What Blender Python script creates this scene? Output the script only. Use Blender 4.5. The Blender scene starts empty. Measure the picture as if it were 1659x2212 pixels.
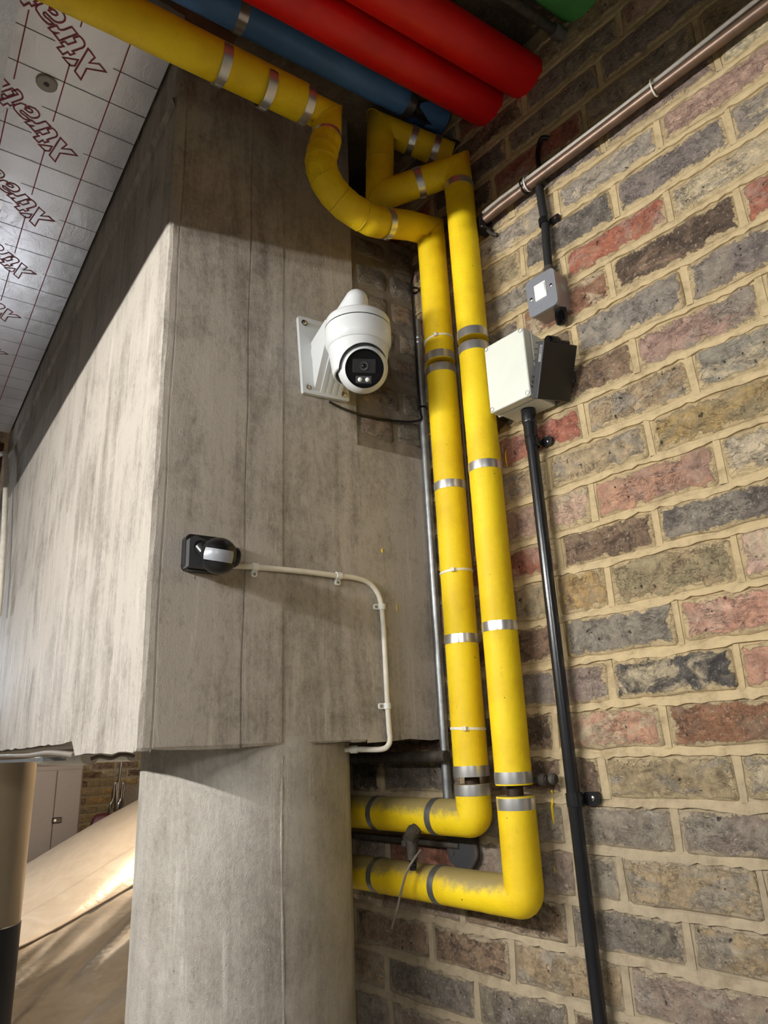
import bpy, bmesh, math, random
from mathutils import Vector, Matrix

random.seed(7)
SC = bpy.context.scene
COL = SC.collection

# ------------------------------------------------------------------ camera
# z = 0 is the eye level of the photographer, the floor lies 1.65 m below.
F = 1533.0
PX, PY = 829.5, 1106.0
RR = ((0.82282958, -0.56673824, -0.04194351),
      (0.14382506, 0.27908152, -0.94943555),
      (0.54978709, 0.77519112, 0.31114769))
cam_d = bpy.data.cameras.new('camera')
cam = bpy.data.objects.new('camera', cam_d)
COL.objects.link(cam)
cam_d.sensor_fit = 'HORIZONTAL'
cam_d.sensor_width = 36.0
cam_d.lens = 36.0 * F / 1659.0
cam_d.clip_start = 0.02
_m = Matrix(((RR[0][0], -RR[1][0], -RR[2][0]),
             (RR[0][1], -RR[1][1], -RR[2][1]),
             (RR[0][2], -RR[1][2], -RR[2][2])))
cam.matrix_world = _m.to_4x4()
SC.camera = cam

# ------------------------------------------------------------------ world, lamps, exposure
LAMP_A = 460.0      # batten beside the concrete beam
LAMP_B = 215.0      # next batten of the same row, nearer the photographer
LAMP_W = 1150.0      # warm bulkhead in the bay behind the column
LAMP_D = 300.0      # cold batten in the far bay
GLARE_Q = 20.0       # added cold light that makes the glare on the foil board
world = bpy.data.worlds.new('world')
SC.world = world
world.use_nodes = True
world.node_tree.nodes['Background'].inputs[0].default_value = (1.0, 0.96, 0.91, 1)
world.node_tree.nodes['Background'].inputs[1].default_value = 0.11
SC.view_settings.view_transform = 'Standard'
SC.view_settings.look = 'None'
SC.view_settings.gamma = 1.0
SC.view_settings.use_curve_mapping = False
SC.view_settings.exposure = 0.0

# ------------------------------------------------------------------ geometry of the place
B = 0.10885                                   # the brick wall stands 6 degrees off square
WN = Vector((math.cos(B), math.sin(B), 0))    # into the brick wall
WT = Vector((-math.sin(B), math.cos(B), 0))   # along it, away from the camera
WD = 1.0333
YF = 1.12                                     # face of the concrete wall
XL = 0.325                                    # long side of the concrete beam
ZS = 1.44                                     # soffit
ZB = 1.40                                     # insulation board
FLOOR = -1.65


def ray(p):
    d = ((p[0] - PX) / F, (p[1] - PY) / F, 1.0)
    return Vector((sum(RR[i][0] * d[i] for i in range(3)),
                   sum(RR[i][1] * d[i] for i in range(3)),
                   sum(RR[i][2] * d[i] for i in range(3))))


def onwall(p, off=0.0):
    d = ray(p)
    return d * ((WD - off) / d.dot(WN))


def onY(p, y):
    d = ray(p)
    return d * (y / d[1])


def onX(p, x):
    d = ray(p)
    return d * (x / d[0])


def onZ(p, z):
    d = ray(p)
    return d * (z / d[2])


def W(t, z, off=0.0):
    v = WN * (WD - off) + WT * t
    return Vector((v.x, v.y, z))


def tz(p, off=0.0):
    v = onwall(p, off)
    return v.dot(WT), v.z


def wallM(t, z, off=0.0, rot=0.0):
    """local x right, y up, z out of the brick wall"""
    a = -WT
    o = W(t, z, off)
    m = Matrix(((a.x, 0, -WN.x, o.x), (a.y, 0, -WN.y, o.y), (0, 1, 0, o.z), (0, 0, 0, 1)))
    return m @ Matrix.Rotation(rot, 4, 'Z')


def faceM(x, z, off=0.0, rot=0.0):
    """local x right, y up, z out of the concrete face"""
    m = Matrix(((1, 0, 0, x), (0, 0, -1, YF - off), (0, 1, 0, z), (0, 0, 0, 1)))
    return m @ Matrix.Rotation(rot, 4, 'Z')


def frameM(o, x, z):
    """frame with z axis z, x axis close to x"""
    z = z.normalized()
    x = (x - z * x.dot(z)).normalized()
    y = z.cross(x)
    return Matrix(((x.x, y.x, z.x, o.x), (x.y, y.y, z.y, o.y), (x.z, y.z, z.z, o.z), (0, 0, 0, 1)))


# ------------------------------------------------------------------ mesh helpers
class MB:
    def __init__(self):
        self.v = []
        self.f = []
        self.s = []

    def add(self, vs, fs, smooth=False, M=None):
        n = len(self.v)
        for v in vs:
            v = Vector(v)
            self.v.append(M @ v if M is not None else v)
        for f in fs:
            self.f.append([i + n for i in f])
            self.s.append(smooth)
        return self

    def box(self, c, s, M=None):
        x, y, z = s[0] / 2, s[1] / 2, s[2] / 2
        vs = [(c[0] + a * x, c[1] + b * y, c[2] + d * z) for d in (-1, 1) for b in (-1, 1) for a in (-1, 1)]
        fs = [(0, 2, 3, 1), (4, 5, 7, 6), (0, 1, 5, 4), (2, 6, 7, 3), (0, 4, 6, 2), (1, 3, 7, 5)]
        return self.add(vs, fs, False, M)

    def rbox(self, c, s, r=0.003, seg=2, M=None, zonly=False):
        bm = bmesh.new()
        bmesh.ops.create_cube(bm, size=1)
        for v in bm.verts:
            v.co = Vector((c[0] + v.co.x * s[0], c[1] + v.co.y * s[1], c[2] + v.co.z * s[2]))
        ed = list(bm.edges)
        if zonly:
            ed = [e for e in ed if abs(e.verts[0].co.z - e.verts[1].co.z) > 1e-6]
        bmesh.ops.bevel(bm, geom=ed, offset=r, segments=seg, profile=0.5, affect='EDGES')
        bm.verts.index_update()
        vs = [v.co.copy() for v in bm.verts]
        fs = [[v.index for v in f.verts] for f in bm.faces]
        bm.free()
        return self.add(vs, fs, False, M)

    def lathe(self, prof, seg=24, M=None, smooth=True, caps=True):
        # split the profile where it turns sharply, so edges stay crisp
        if smooth:
            runs = [[prof[0]]]
            for k in range(1, len(prof)):
                runs[-1].append(prof[k])
                if k < len(prof) - 1:
                    a = math.atan2(prof[k][1] - prof[k - 1][1], prof[k][0] - prof[k - 1][0])
                    b = math.atan2(prof[k + 1][1] - prof[k][1], prof[k + 1][0] - prof[k][0])
                    dd_ = abs((b - a + math.pi) % (2 * math.pi) - math.pi)
                    if dd_ > math.radians(38):
                        runs.append([prof[k]])
            if len(runs) > 1:
                for rn in runs:
                    self.lathe(rn, seg, M, True, False)
                if caps:
                    for (r, z), fl_ in ((prof[0], True), (prof[-1], False)):
                        if r > 1e-6:
                            ring = [(r * math.cos(2 * math.pi * i / seg), r * math.sin(2 * math.pi * i / seg), z) for i in range(seg)]
                            self.add(ring, [list(range(seg))[::-1] if fl_ else list(range(seg))], False, M)
                return self
        vs = []
        fs = []
        n = len(prof)
        for i in range(seg):
            a = 2 * math.pi * i / seg
            for r, z in prof:
                vs.append((r * math.cos(a), r * math.sin(a), z))
        for i in range(seg):
            j = (i + 1) % seg
            for k in range(n - 1):
                fs.append((i * n + k, j * n + k, j * n + k + 1, i * n + k + 1))
        self.add(vs, fs, smooth, M)
        if caps:
            if prof[0][0] > 1e-6:
                self.add([vs[i * n] for i in range(seg)], [list(range(seg))[::-1]], False, M)
            if prof[-1][0] > 1e-6:
                self.add([vs[i * n + n - 1] for i in range(seg)], [list(range(seg))], False, M)
        return self

    def tube(self, path, r, seg=16, caps=True, closed=False, flat=None):
        path = [Vector(p) for p in path]
        n = len(path)
        rs = r if isinstance(r, (list, tuple)) else [r] * n
        tang = []
        for i in range(n):
            a = path[(i - 1) % n] if (i > 0 or closed) else path[i]
            b = path[(i + 1) % n] if (i < n - 1 or closed) else path[i]
            tang.append((b - a).normalized())
        up = Vector((0, 0, 1))
        if abs(tang[0].dot(up)) > 0.9:
            up = Vector((0, 1, 0))
        u = (up - tang[0] * up.dot(tang[0])).normalized()
        vs = []
        for i in range(n):
            t = tang[i]
            u = (u - t * u.dot(t)).normalized()
            w = t.cross(u)
            bv = None
            if (0 < i < n - 1) or closed:
                d1 = (path[i] - path[i - 1]).normalized()
                d2 = (path[(i + 1) % n] - path[i]).normalized()
                tt = d1 + d2
                if tt.length > 1e-6:
                    tt.normalize()
                    t = tt
                    u = (u - t * u.dot(t)).normalized()
                    w = t.cross(u)
                    cs = max(0.5, t.dot(d1))
                    if cs < 0.9995:
                        bv = (d2 - d1).normalized()
            for k in range(seg):
                a = 2 * math.pi * k / seg
                o_ = u * math.cos(a) * rs[i] + w * math.sin(a) * rs[i]
                if bv is not None:
                    o_ = o_ + bv * (o_.dot(bv) * (1 / cs - 1))
                vs.append(path[i] + o_)
        fs = []
        m = n if closed else n - 1
        for i in range(m):
            j = (i + 1) % n
            for k in range(seg):
                l = (k + 1) % seg
                fs.append((i * seg + k, i * seg + l, j * seg + l, j * seg + k))
        self.add(vs, fs, True)
        if caps and not closed:
            self.add(vs[:seg], [list(range(seg))[::-1]])
            self.add(vs[-seg:], [list(range(seg))])
        return self

    def prism(self, poly, h, M=None, z0=0.0):
        n = len(poly)
        vs = [(p[0], p[1], z0) for p in poly] + [(p[0], p[1], z0 + h) for p in poly]
        fs = [list(range(n))[::-1], [i + n for i in range(n)]]
        fs += [(i, (i + 1) % n, (i + 1) % n + n, i + n) for i in range(n)]
        return self.add(vs, fs, False, M)

    def sphere(self, c, r, seg=24, rings=14, M=None, a0=-90, a1=90, l0=0, l1=360):
        full = (l1 - l0) >= 359.9
        vs = []
        fs = []
        nu = seg if full else seg + 1
        for j in range(rings + 1):
            la = math.radians(a0 + (a1 - a0) * j / rings)
            for i in range(nu):
                lo = math.radians(l0 + (l1 - l0) * i / seg)
                vs.append((c[0] + r * math.cos(la) * math.cos(lo), c[1] + r * math.cos(la) * math.sin(lo), c[2] + r * math.sin(la)))
        for j in range(rings):
            for i in range(seg):
                k = (i + 1) % nu
                fs.append((j * nu + i, j * nu + k, (j + 1) * nu + k, (j + 1) * nu + i))
        return self.add(vs, fs, True, M)

    def grid(self, nu, nv, fn, smooth=False):
        vs = [fn(i, j) for j in range(nv + 1) for i in range(nu + 1)]
        fs = [(j * (nu + 1) + i, j * (nu + 1) + i + 1, (j + 1) * (nu + 1) + i + 1, (j + 1) * (nu + 1) + i)
              for j in range(nv) for i in range(nu)]
        return self.add(vs, fs, smooth)

    def ribbon(self, pts, w, z, closed=True):
        """flat outline of width w in the plane z"""
        n = len(pts)
        P = [Vector((p[0], p[1])) for p in pts]
        inn = []
        out = []
        for i in range(n):
            a = P[(i - 1) % n] if (closed or i > 0) else P[i]
            c = P[(i + 1) % n] if (closed or i < n - 1) else P[i]
            d1 = (P[i] - a)
            d2 = (c - P[i])
            if d1.length < 1e-9:
                d1 = d2
            if d2.length < 1e-9:
                d2 = d1
            d1.normalize()
            d2.normalize()
            n1 = Vector((-d1.y, d1.x))
            n2 = Vector((-d2.y, d2.x))
            m = n1 + n2
            m = n1 if m.length < 1e-6 else m.normalized()
            k = min(2.0, 1 / max(0.3, m.dot(n1)))
            inn.append(P[i] - m * k * w / 2)
            out.append(P[i] + m * k * w / 2)
        vs = [(p.x, p.y, z) for p in inn] + [(p.x, p.y, z) for p in out]
        fs = []
        for i in range(n if closed else n - 1):
            j = (i + 1) % n
            fs.append((i, j, n + j, n + i))
        return self.add(vs, fs)

    def build(self, name, mat, parent=None, recalc=False):
        o = Vector((0, 0, 0))
        if parent is not None:
            o = ORI.get(parent.name, o)
        me = bpy.data.meshes.new(name)
        me.from_pydata([tuple(v - o) for v in self.v], [], self.f)
        me.polygons.foreach_set('use_smooth', self.s)
        if mat is not None:
            me.materials.append(mat)
        if recalc:
            bm = bmesh.new()
            bm.from_mesh(me)
            bmesh.ops.recalc_face_normals(bm, faces=bm.faces)
            bm.to_mesh(me)
            bm.free()
        me.update()
        ob = bpy.data.objects.new(name, me)
        COL.objects.link(ob)
        if parent is not None:
            ob.parent = parent
            ORI[ob.name] = o
        return ob


ORI = {}


def thing(name, loc, label, cat, group=None):
    o = bpy.data.objects.new(name, None)
    o.empty_display_size = 0.05
    COL.objects.link(o)
    o.location = loc
    ORI[o.name] = Vector(loc)
    o['label'] = label
    o['category'] = cat
    if group:
        o['group'] = group
    return o


def tag(o, label, cat, group=None, kind=None):
    o['label'] = label
    o['category'] = cat
    if group:
        o['group'] = group
    if kind:
        o['kind'] = kind
    return o


def struct(o, label=None):
    o['kind'] = 'structure'
    if label:
        o['label'] = label
    return o


def smooth_path(pts, n=8):
    pts = [Vector(p) for p in pts]
    out = []
    for i in range(len(pts) - 1):
        p0 = pts[max(i - 1, 0)]
        p1 = pts[i]
        p2 = pts[i + 1]
        p3 = pts[min(i + 2, len(pts) - 1)]
        for k in range(n):
            t = k / n
            out.append(0.5 * ((2 * p1) + (p2 - p0) * t + (2 * p0 - 5 * p1 + 4 * p2 - p3) * t * t + (3 * p1 - p0 - 3 * p2 + p3) * t ** 3))
    out.append(pts[-1])
    return out


def fillet(pts, r, n=8):
    """polyline with its inner corners rounded"""
    pts = [Vector(p) for p in pts]
    out = [pts[0]]
    for i in range(1, len(pts) - 1):
        a = (pts[i - 1] - pts[i])
        b = (pts[i + 1] - pts[i])
        d = min(r, a.length * 0.49, b.length * 0.49)
        p = pts[i] + a.normalized() * d
        q = pts[i] + b.normalized() * d
        for k in range(n + 1):
            t = k / n
            out.append(p * (1 - t) ** 2 + pts[i] * 2 * t * (1 - t) + q * t * t)
    out.append(pts[-1])
    return out


# ------------------------------------------------------------------ materials
def lin(c):
    return tuple(((x / 255.0) / 12.92 if x <= 10 else (((x / 255.0) + 0.055) / 1.055) ** 2.4) for x in c)


def L4(c):
    return (*lin(c), 1.0)


class NT:
    def __init__(self, name):
        self.m = bpy.data.materials.new(name)
        self.m.use_nodes = True
        self.t = self.m.node_tree
        self.bs = self.t.nodes['Principled BSDF']
        self.out = self.t.nodes['Material Output']

    def n(self, typ, **kw):
        nd = self.t.nodes.new(typ)
        for k, v in kw.items():
            setattr(nd, k, v)
        return nd

    def link(self, a, b):
        self.t.links.new(a, b)

    def pos(self, scale=(1, 1, 1), off=None):
        g = self.n('ShaderNodeNewGeometry')
        src = g.outputs['Position']
        if off is not None:
            ad = self.n('ShaderNodeVectorMath', operation='ADD')
            self.link(src, ad.inputs[0])
            self.link(off, ad.inputs[1])
            src = ad.outputs[0]
        mp = self.n('ShaderNodeMapping')
        mp.inputs['Scale'].default_value = scale
        self.link(src, mp.inputs['Vector'])
        return mp.outputs[0]

    def noise(self, vec, scale, detail=4, rough=0.55, dist=0.0):
        nd = self.n('ShaderNodeTexNoise')
        nd.inputs['Scale'].default_value = scale
        nd.inputs['Detail'].default_value = detail
        nd.inputs['Roughness'].default_value = rough
        nd.inputs['Distortion'].default_value = dist
        self.link(vec, nd.inputs['Vector'])
        return nd.outputs['Fac']

    def ramp(self, fac, stops, interp='LINEAR'):
        nd = self.n('ShaderNodeValToRGB')
        cr = nd.color_ramp
        cr.interpolation = interp
        while len(cr.elements) < len(stops):
            cr.elements.new(0.5)
        for e, (p, c) in zip(cr.elements, stops):
            e.position = p
            e.color = c if len(c) == 4 else (*c, 1)
        self.link(fac, nd.inputs['Fac'])
        return nd.outputs['Color']

    def step(self, fac, a, b):
        nd = self.n('ShaderNodeMapRange')
        nd.interpolation_type = 'SMOOTHSTEP'
        nd.inputs['From Min'].default_value = a
        nd.inputs['From Max'].default_value = b
        self.link(fac, nd.inputs['Value'])
        return nd.outputs['Result']

    def mix(self, fac, a, b, mode='MIX'):
        nd = self.n('ShaderNodeMix', data_type='RGBA', blend_type=mode)
        ins = [i for i in nd.inputs if i.type == 'RGBA']
        if isinstance(fac, (int, float)):
            nd.inputs[0].default_value = fac
        else:
            self.link(fac, nd.inputs[0])
        for s, v in zip(ins, (a, b)):
            if isinstance(v, (tuple, list)):
                s.default_value = v if len(v) == 4 else (*v, 1)
            else:
                self.link(v, s)
        return [o for o in nd.outputs if o.type == 'RGBA'][0]

    def math(self, op, a, b=None):
        nd = self.n('ShaderNodeMath', operation=op)
        for i, v in enumerate((a, b)):
            if v is None:
                continue
            if isinstance(v, (int, float)):
                nd.inputs[i].default_value = v
            else:
                self.link(v, nd.inputs[i])
        return nd.outputs[0]

    def bump(self, h, strength, dist=0.002, prev=None):
        nd = self.n('ShaderNodeBump')
        nd.inputs['Strength'].default_value = strength
        nd.inputs['Distance'].default_value = dist
        self.link(h, nd.inputs['Height'])
        if prev is not None:
            self.link(prev, nd.inputs['Normal'])
        return nd.outputs['Normal']

    def done(self, col=None, rough=None, normal=None, metal=None):
        if col is not None:
            if isinstance(col, (tuple, list)):
                self.bs.inputs['Base Color'].default_value = col if len(col) == 4 else (*col, 1)
            else:
                self.link(col, self.bs.inputs['Base Color'])
        if rough is not None:
            if isinstance(rough, (int, float)):
                self.bs.inputs['Roughness'].default_value = rough
            else:
                self.link(rough, self.bs.inputs['Roughness'])
        if metal is not None:
            self.bs.inputs['Metallic'].default_value = metal
        if normal is not None:
            self.link(normal, self.bs.inputs['Normal'])
        return self.m


def simple(name, rgb, rough=0.5, metal=0.0, var=0.12, vscale=30, bscale=0, bstr=0.2, coat=0.0):
    t = NT(name)
    p = t.pos()
    nz = t.noise(p, vscale, 5)
    c = lin(rgb)
    col = t.ramp(nz, [(0.3, tuple(x * (1 - var) for x in c)), (0.7, tuple(min(1, x * (1 + var)) for x in c))])
    nrm = None
    if bscale:
        nrm = t.bump(t.noise(p, bscale, 4), bstr, 0.001)
    if coat:
        t.bs.inputs['Coat Weight'].default_value = coat
    return t.done(col, rough, nrm, metal)


def emit(name, rgb, strength):
    t = NT(name)
    t.bs.inputs['Base Color'].default_value = (0.8, 0.8, 0.8, 1)
    t.bs.inputs['Emission Color'].default_value = (*rgb, 1)
    t.bs.inputs['Emission Strength'].default_value = strength
    return t.m


def concrete(name, dark, mid, light, streak=1.0, bump=0.35, glossy=0.75):
    t = NT(name)
    p = t.pos()
    st = t.noise(t.pos((13, 13, 1.2)), 1.0, 9, 0.72, 1.2)
    st2 = t.noise(t.pos((42, 42, 3.2)), 1.0, 8, 0.72, 0.8)
    big = t.noise(p, 3.6, 8, 0.66, 0.8)
    mid_ = t.noise(t.pos((1, 1, 0.6)), 17, 7, 0.68, 0.6)
    fine = t.noise(t.pos((1, 1, 0.7)), 120, 8, 0.78)
    f = t.math('ADD', t.math('MULTIPLY', st, 0.42 * streak), t.math('MULTIPLY', big, 0.62 - 0.42 * streak + 0.20 * streak))
    f = t.math('ADD', f, t.math('MULTIPLY', mid_, 0.22))
    f = t.math('ADD', t.math('MULTIPLY', f, 0.95), t.math('MULTIPLY', fine, 0.30))
    f = t.math('SUBTRACT', f, 0.075)
    col = t.ramp(f, [(0.385, L4(dark)), (0.475, L4(mid)), (0.60, L4(light))])
    col = t.mix(t.math('MULTIPLY', t.math('MULTIPLY', t.step(st2, 0.53, 0.66), t.step(st, 0.44, 0.58)), 0.55), col, L4([min(255, x + 30) for x in light]))
    col = t.mix(t.math('MULTIPLY', t.step(mid_, 0.36, 0.28), 0.35), col, L4([x * 0.78 for x in dark]))
    sp = t.noise(p, 420, 2, 0.5)
    col = t.mix(t.math('MULTIPLY', t.step(sp, 0.66, 0.74), 0.5), col, L4([min(255, x + 40) for x in light]))
    pit = t.noise(t.pos((90, 90, 40)), 1.0, 3, 0.5)
    col = t.mix(t.math('MULTIPLY', t.step(pit, 0.27, 0.20), 0.7), col, L4([x * 0.5 for x in dark]))
    h = t.math('ADD', t.math('MULTIPLY', fine, 0.8), t.math('ADD', t.math('MULTIPLY', st2, 0.5), t.math('MULTIPLY', sp, 0.35)))
    h = t.math('ADD', h, t.math('MULTIPLY', mid_, 0.8))
    nrm = t.bump(h, bump, 0.0035)
    return t.done(col, glossy, nrm)


def make_brick():
    t = NT('brick')
    oi = t.n('ShaderNodeObjectInfo')
    cmb = t.n('ShaderNodeCombineXYZ')
    for i, k in enumerate((17.0, 31.0, 11.0)):
        t.link(t.math('MULTIPLY', oi.outputs['Random'], k), cmb.inputs[i])
    off = cmb.outputs[0]
    p = t.pos((1, 1, 1), off)
    at = t.n('ShaderNodeAttribute', attribute_type='OBJECT', attribute_name='patch')
    sm = t.n('ShaderNodeAttribute', attribute_type='OBJECT', attribute_name='smear')
    hx = t.n('ShaderNodeAttribute', attribute_type='OBJECT', attribute_name='half')
    base = oi.outputs['Color']
    n1 = t.noise(t.pos((1, 1, 1.6), off), 13, 9, 0.68, 0.8)
    col = t.mix(t.math('MULTIPLY', t.step(n1, 0.47, 0.60), 0.85), base, at.outputs['Color'])
    n2 = t.noise(p, 48, 8, 0.74, 0.4)
    val = t.ramp(n2, [(0.28, (0.42, 0.39, 0.37)), (0.5, (1, 1, 1)), (0.72, (1.55, 1.52, 1.46))])
    col = t.mix(1.0, col, val, 'MULTIPLY')
    n6 = t.noise(p, 24, 6, 0.7, 0.7)
    col = t.mix(t.math('MULTIPLY', t.step(n6, 0.55, 0.68), 0.45), col, L4((176, 158, 128)))
    n3 = t.noise(p, 190, 4, 0.68)
    col = t.mix(t.math('MULTIPLY', t.step(n3, 0.575, 0.68), 0.6), col, L4((216, 202, 178)))
    n4 = t.noise(p, 85, 2, 0.45)
    pit = t.step(n4, 0.30, 0.24)
    col = t.mix(t.math('MULTIPLY', pit, 0.85), col, L4((46, 37, 30)))
    n5 = t.noise(t.pos((1, 1, 2.6), off), 30, 9, 0.74, 1.4)
    cr = t.math('ABSOLUTE', t.math('SUBTRACT', n5, 0.5))
    crack = t.math('MULTIPLY', t.step(cr, 0.014, 0.002), t.step(n6, 0.54, 0.46))
    col = t.mix(t.math('MULTIPLY', crack, 0.55), col, L4((52, 40, 32)))
    # mortar smeared over the arrises
    tc = t.n('ShaderNodeTexCoord')
    sx = t.n('ShaderNodeSeparateXYZ')
    t.link(tc.outputs['Object'], sx.inputs[0])
    ex = t.math('SUBTRACT', hx.outputs['Fac'], t.math('ABSOLUTE', sx.outputs['X']))
    ey = t.math('SUBTRACT', 0.032, t.math('ABSOLUTE', sx.outputs['Y']))
    ed = t.math('MINIMUM', ex, ey)
    ed = t.math('ADD', ed, t.math('MULTIPLY', t.math('SUBTRACT', n2, 0.5), 0.028))
    ed = t.math('ADD', ed, t.math('MULTIPLY', t.math('SUBTRACT', n6, 0.5), 0.034))
    smf = t.step(ed, 0.0085, 0.0055)
    n8 = t.noise(t.pos(), 45, 6, 0.65)
    mcol = t.mix(1.0, sm.outputs['Color'], t.ramp(n8, [(0.28, (0.78, 0.76, 0.72)), (0.5, (1, 1, 1)), (0.75, (1.14, 1.13, 1.11))]), 'MULTIPLY')
    col = t.mix(t.math('MULTIPLY', smf, 0.95), col, mcol)
    h = t.math('ADD', t.math('MULTIPLY', n2, 1.3), t.math('ADD', t.math('MULTIPLY', n3, 0.45), t.math('MULTIPLY', n5, 0.7)))
    h = t.math('SUBTRACT', h, t.math('ADD', t.math('MULTIPLY', pit, 0.8), t.math('MULTIPLY', crack, 0.3)))
    h = t.math('ADD', h, t.math('MULTIPLY', n6, 0.8))
    h = t.math('ADD', t.math('MULTIPLY', h, t.math('SUBTRACT', 1.0, t.math('MULTIPLY', smf, 0.75))), t.math('MULTIPLY', smf, 1.1))
    nrm = t.bump(h, 1.0, 0.0060)
    return t.done(col, 0.92, nrm)


def make_mortar(name, up, low, z0, z1):
    t = NT(name)
    p = t.pos()
    g = t.n('ShaderNodeNewGeometry')
    sx = t.n('ShaderNodeSeparateXYZ')
    t.link(g.outputs['Position'], sx.inputs[0])
    big = t.noise(p, 7, 4, 0.6)
    zz = t.math('ADD', sx.outputs['Z'], t.math('MULTIPLY', t.math('SUBTRACT', big, 0.5), 0.35))
    col = t.mix(t.step(zz, z0, z1), L4(low), L4(up))
    n2 = t.noise(p, 45, 6, 0.65)
    col = t.mix(1.0, col, t.ramp(n2, [(0.28, (0.68, 0.66, 0.62)), (0.5, (1, 1, 1)), (0.75, (1.16, 1.15, 1.12))]), 'MULTIPLY')
    n3 = t.noise(p, 300, 3, 0.6)
    nrm = t.bump(t.math('ADD', t.math('MULTIPLY', n2, 1.0), t.math('MULTIPLY', n3, 0.5)), 0.5, 0.003)
    return t.done(col, 0.95, nrm)


def make_yellow(name, dusty=False):
    t = NT(name)
    p = t.pos()
    n1 = t.noise(p, 9, 5, 0.6)
    n2 = t.noise(p, 60, 5, 0.7)
    n3 = t.noise(p, 420, 2, 0.5)
    col = t.ramp(n1, [(0.3, L4((222, 184, 4))), (0.55, L4((240, 206, 6))), (0.75, L4((243, 212, 16)))])
    col = t.mix(t.math('MULTIPLY', t.step(n2, 0.60, 0.72), 0.25), col, L4((168, 138, 6)))
    sp = t.noise(p, 130, 2, 0.4)
    col = t.mix(t.math('MULTIPLY', t.step(sp, 0.24, 0.2), 0.8), col, L4((70, 55, 15)))
    if dusty:
        g = t.n('ShaderNodeNewGeometry')
        sx = t.n('ShaderNodeSeparateXYZ')
        t.link(g.outputs['Normal'], sx.inputs[0])
        d = t.math('ADD', sx.outputs['Z'], t.math('MULTIPLY', t.math('SUBTRACT', n2, 0.5), 1.1))
        d = t.math('ADD', d, t.math('MULTIPLY', t.math('SUBTRACT', n1, 0.5), 1.2))
        col = t.mix(t.math('MULTIPLY', t.step(d, 0.05, 0.75), 0.82), col, L4((122, 112, 92)))
    nrm = t.bump(n3, 0.12, 0.0012)
    nrm = t.bump(t.math('ADD', n1, t.math('MULTIPLY', n2, 0.5)), 0.35, 0.006, nrm)
    return t.done(col, 0.62, nrm)


def make_foil():
    t = NT('foil')
    p = t.pos()
    n1 = t.noise(t.pos((1, 0.55, 1)), 22, 6, 0.62, 1.4)
    n2 = t.noise(t.pos((1.6, 0.5, 1)), 65, 4, 0.6, 0.8)
    n4 = t.noise(p, 5, 3, 0.5)
    rg = t.math('ABSOLUTE', t.math('SUBTRACT', n1, 0.5))
    ridge = t.step(rg, 0.05, 0.0)
    h = t.math('ADD', t.math('MULTIPLY', n4, 1.6), t.math('ADD', t.math('MULTIPLY', n1, 0.6), t.math('MULTIPLY', n2, 0.35)))
    h = t.math('ADD', h, t.math('MULTIPLY', ridge, 0.16))
    nrm = t.bump(h, 0.16, 0.004)
    col = t.ramp(n4, [(0.3, L4((222, 217, 219))), (0.7, L4((240, 238, 236)))])
    return t.done(col, 0.30, nrm, 0.5)


def make_cover():
    t = NT('car_cover')
    n1 = t.noise(t.pos((3.0, 3.0, 7.0)), 1.6, 5, 0.6, 1.5)
    n2 = t.noise(t.pos((10, 10, 26)), 1.0, 4, 0.6, 0.8)
    nrm = t.bump(t.math('ADD', n1, t.math('MULTIPLY', n2, 0.05)), 0.10, 0.05)
    col = t.ramp(n1, [(0.3, L4((200, 184, 162))), (0.7, L4((216, 202, 182)))])
    return t.done(col, 0.34, nrm, 0.35)


M = {}
M['brick'] = make_brick()
M['mortar'] = make_mortar('mortar', (180, 160, 122), (154, 140, 116), -0.22, 0.10)
M['pointing'] = make_mortar('pointing', (190, 169, 130), (162, 147, 122), -0.22, 0.10)
M['infill_mortar'] = make_mortar('infill_mortar', (118, 107, 93), (134, 123, 108), 0.55, 0.72)
M['concrete'] = concrete('concrete', (92, 83, 74), (134, 125, 113), (180, 171, 158), 1.0, 0.85, 0.62)
M['column'] = concrete('concrete_column', (120, 113, 102), (156, 149, 137), (186, 180, 168), 0.8, 0.85, 0.5)
M['soffit'] = concrete('concrete_soffit', (74, 62, 48), (104, 90, 70), (128, 113, 90), 0.0, 0.3, 0.85)
M['downstand'] = concrete('downstand_paint', (98, 95, 90), (114, 111, 107), (128, 125, 120), 0.1, 0.2, 0.5)
M['yellow'] = make_yellow('yellow_lagging')
M['yellow_dusty'] = make_yellow('yellow_lagging_dusty', True)
M['seam'] = simple('yellow_seam', (212, 176, 14), 0.55, 0, 0.2, 60)
M['band'] = simple('steel_band', (214, 212, 208), 0.30, 0.86, 0.06, 40, 90, 0.12)
M['galv'] = simple('galvanised_steel', (150, 152, 152), 0.42, 0.85, 0.22, 60, 90, 0.2)
M['core'] = simple('dark_copper_pipe', (58, 44, 32), 0.6, 0.5, 0.3, 50)
M['felt'] = simple('felt_edge', (120, 104, 40), 0.95, 0, 0.4, 120, 300, 0.6)
M['red'] = simple('red_paint', (220, 16, 14), 0.42, 0, 0.12, 12, 140, 0.08)
M['blue'] = simple('blue_paint', (92, 140, 196), 0.5, 0, 0.14, 10, 120, 0.1)
M['green'] = simple('green_paint', (80, 150, 78), 0.5, 0, 0.12, 10, 120, 0.1)
M['foil'] = make_foil()
M['foil_edge'] = simple('foam_edge', (196, 186, 168), 0.8)
M['print_red'] = simple('print_red', (140, 20, 38), 0.5, 0, 0.1)
M['print_dark'] = simple('print_dark', (58, 30, 34), 0.5, 0, 0.1)
M['white'] = simple('white_painted_metal', (206, 208, 207), 0.34, 0, 0.02, 20)
M['white_pvc'] = simple('white_pvc', (222, 216, 200), 0.4, 0, 0.08, 60)
M['white_clip'] = simple('white_clip', (226, 226, 220), 0.4, 0, 0.04)
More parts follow.
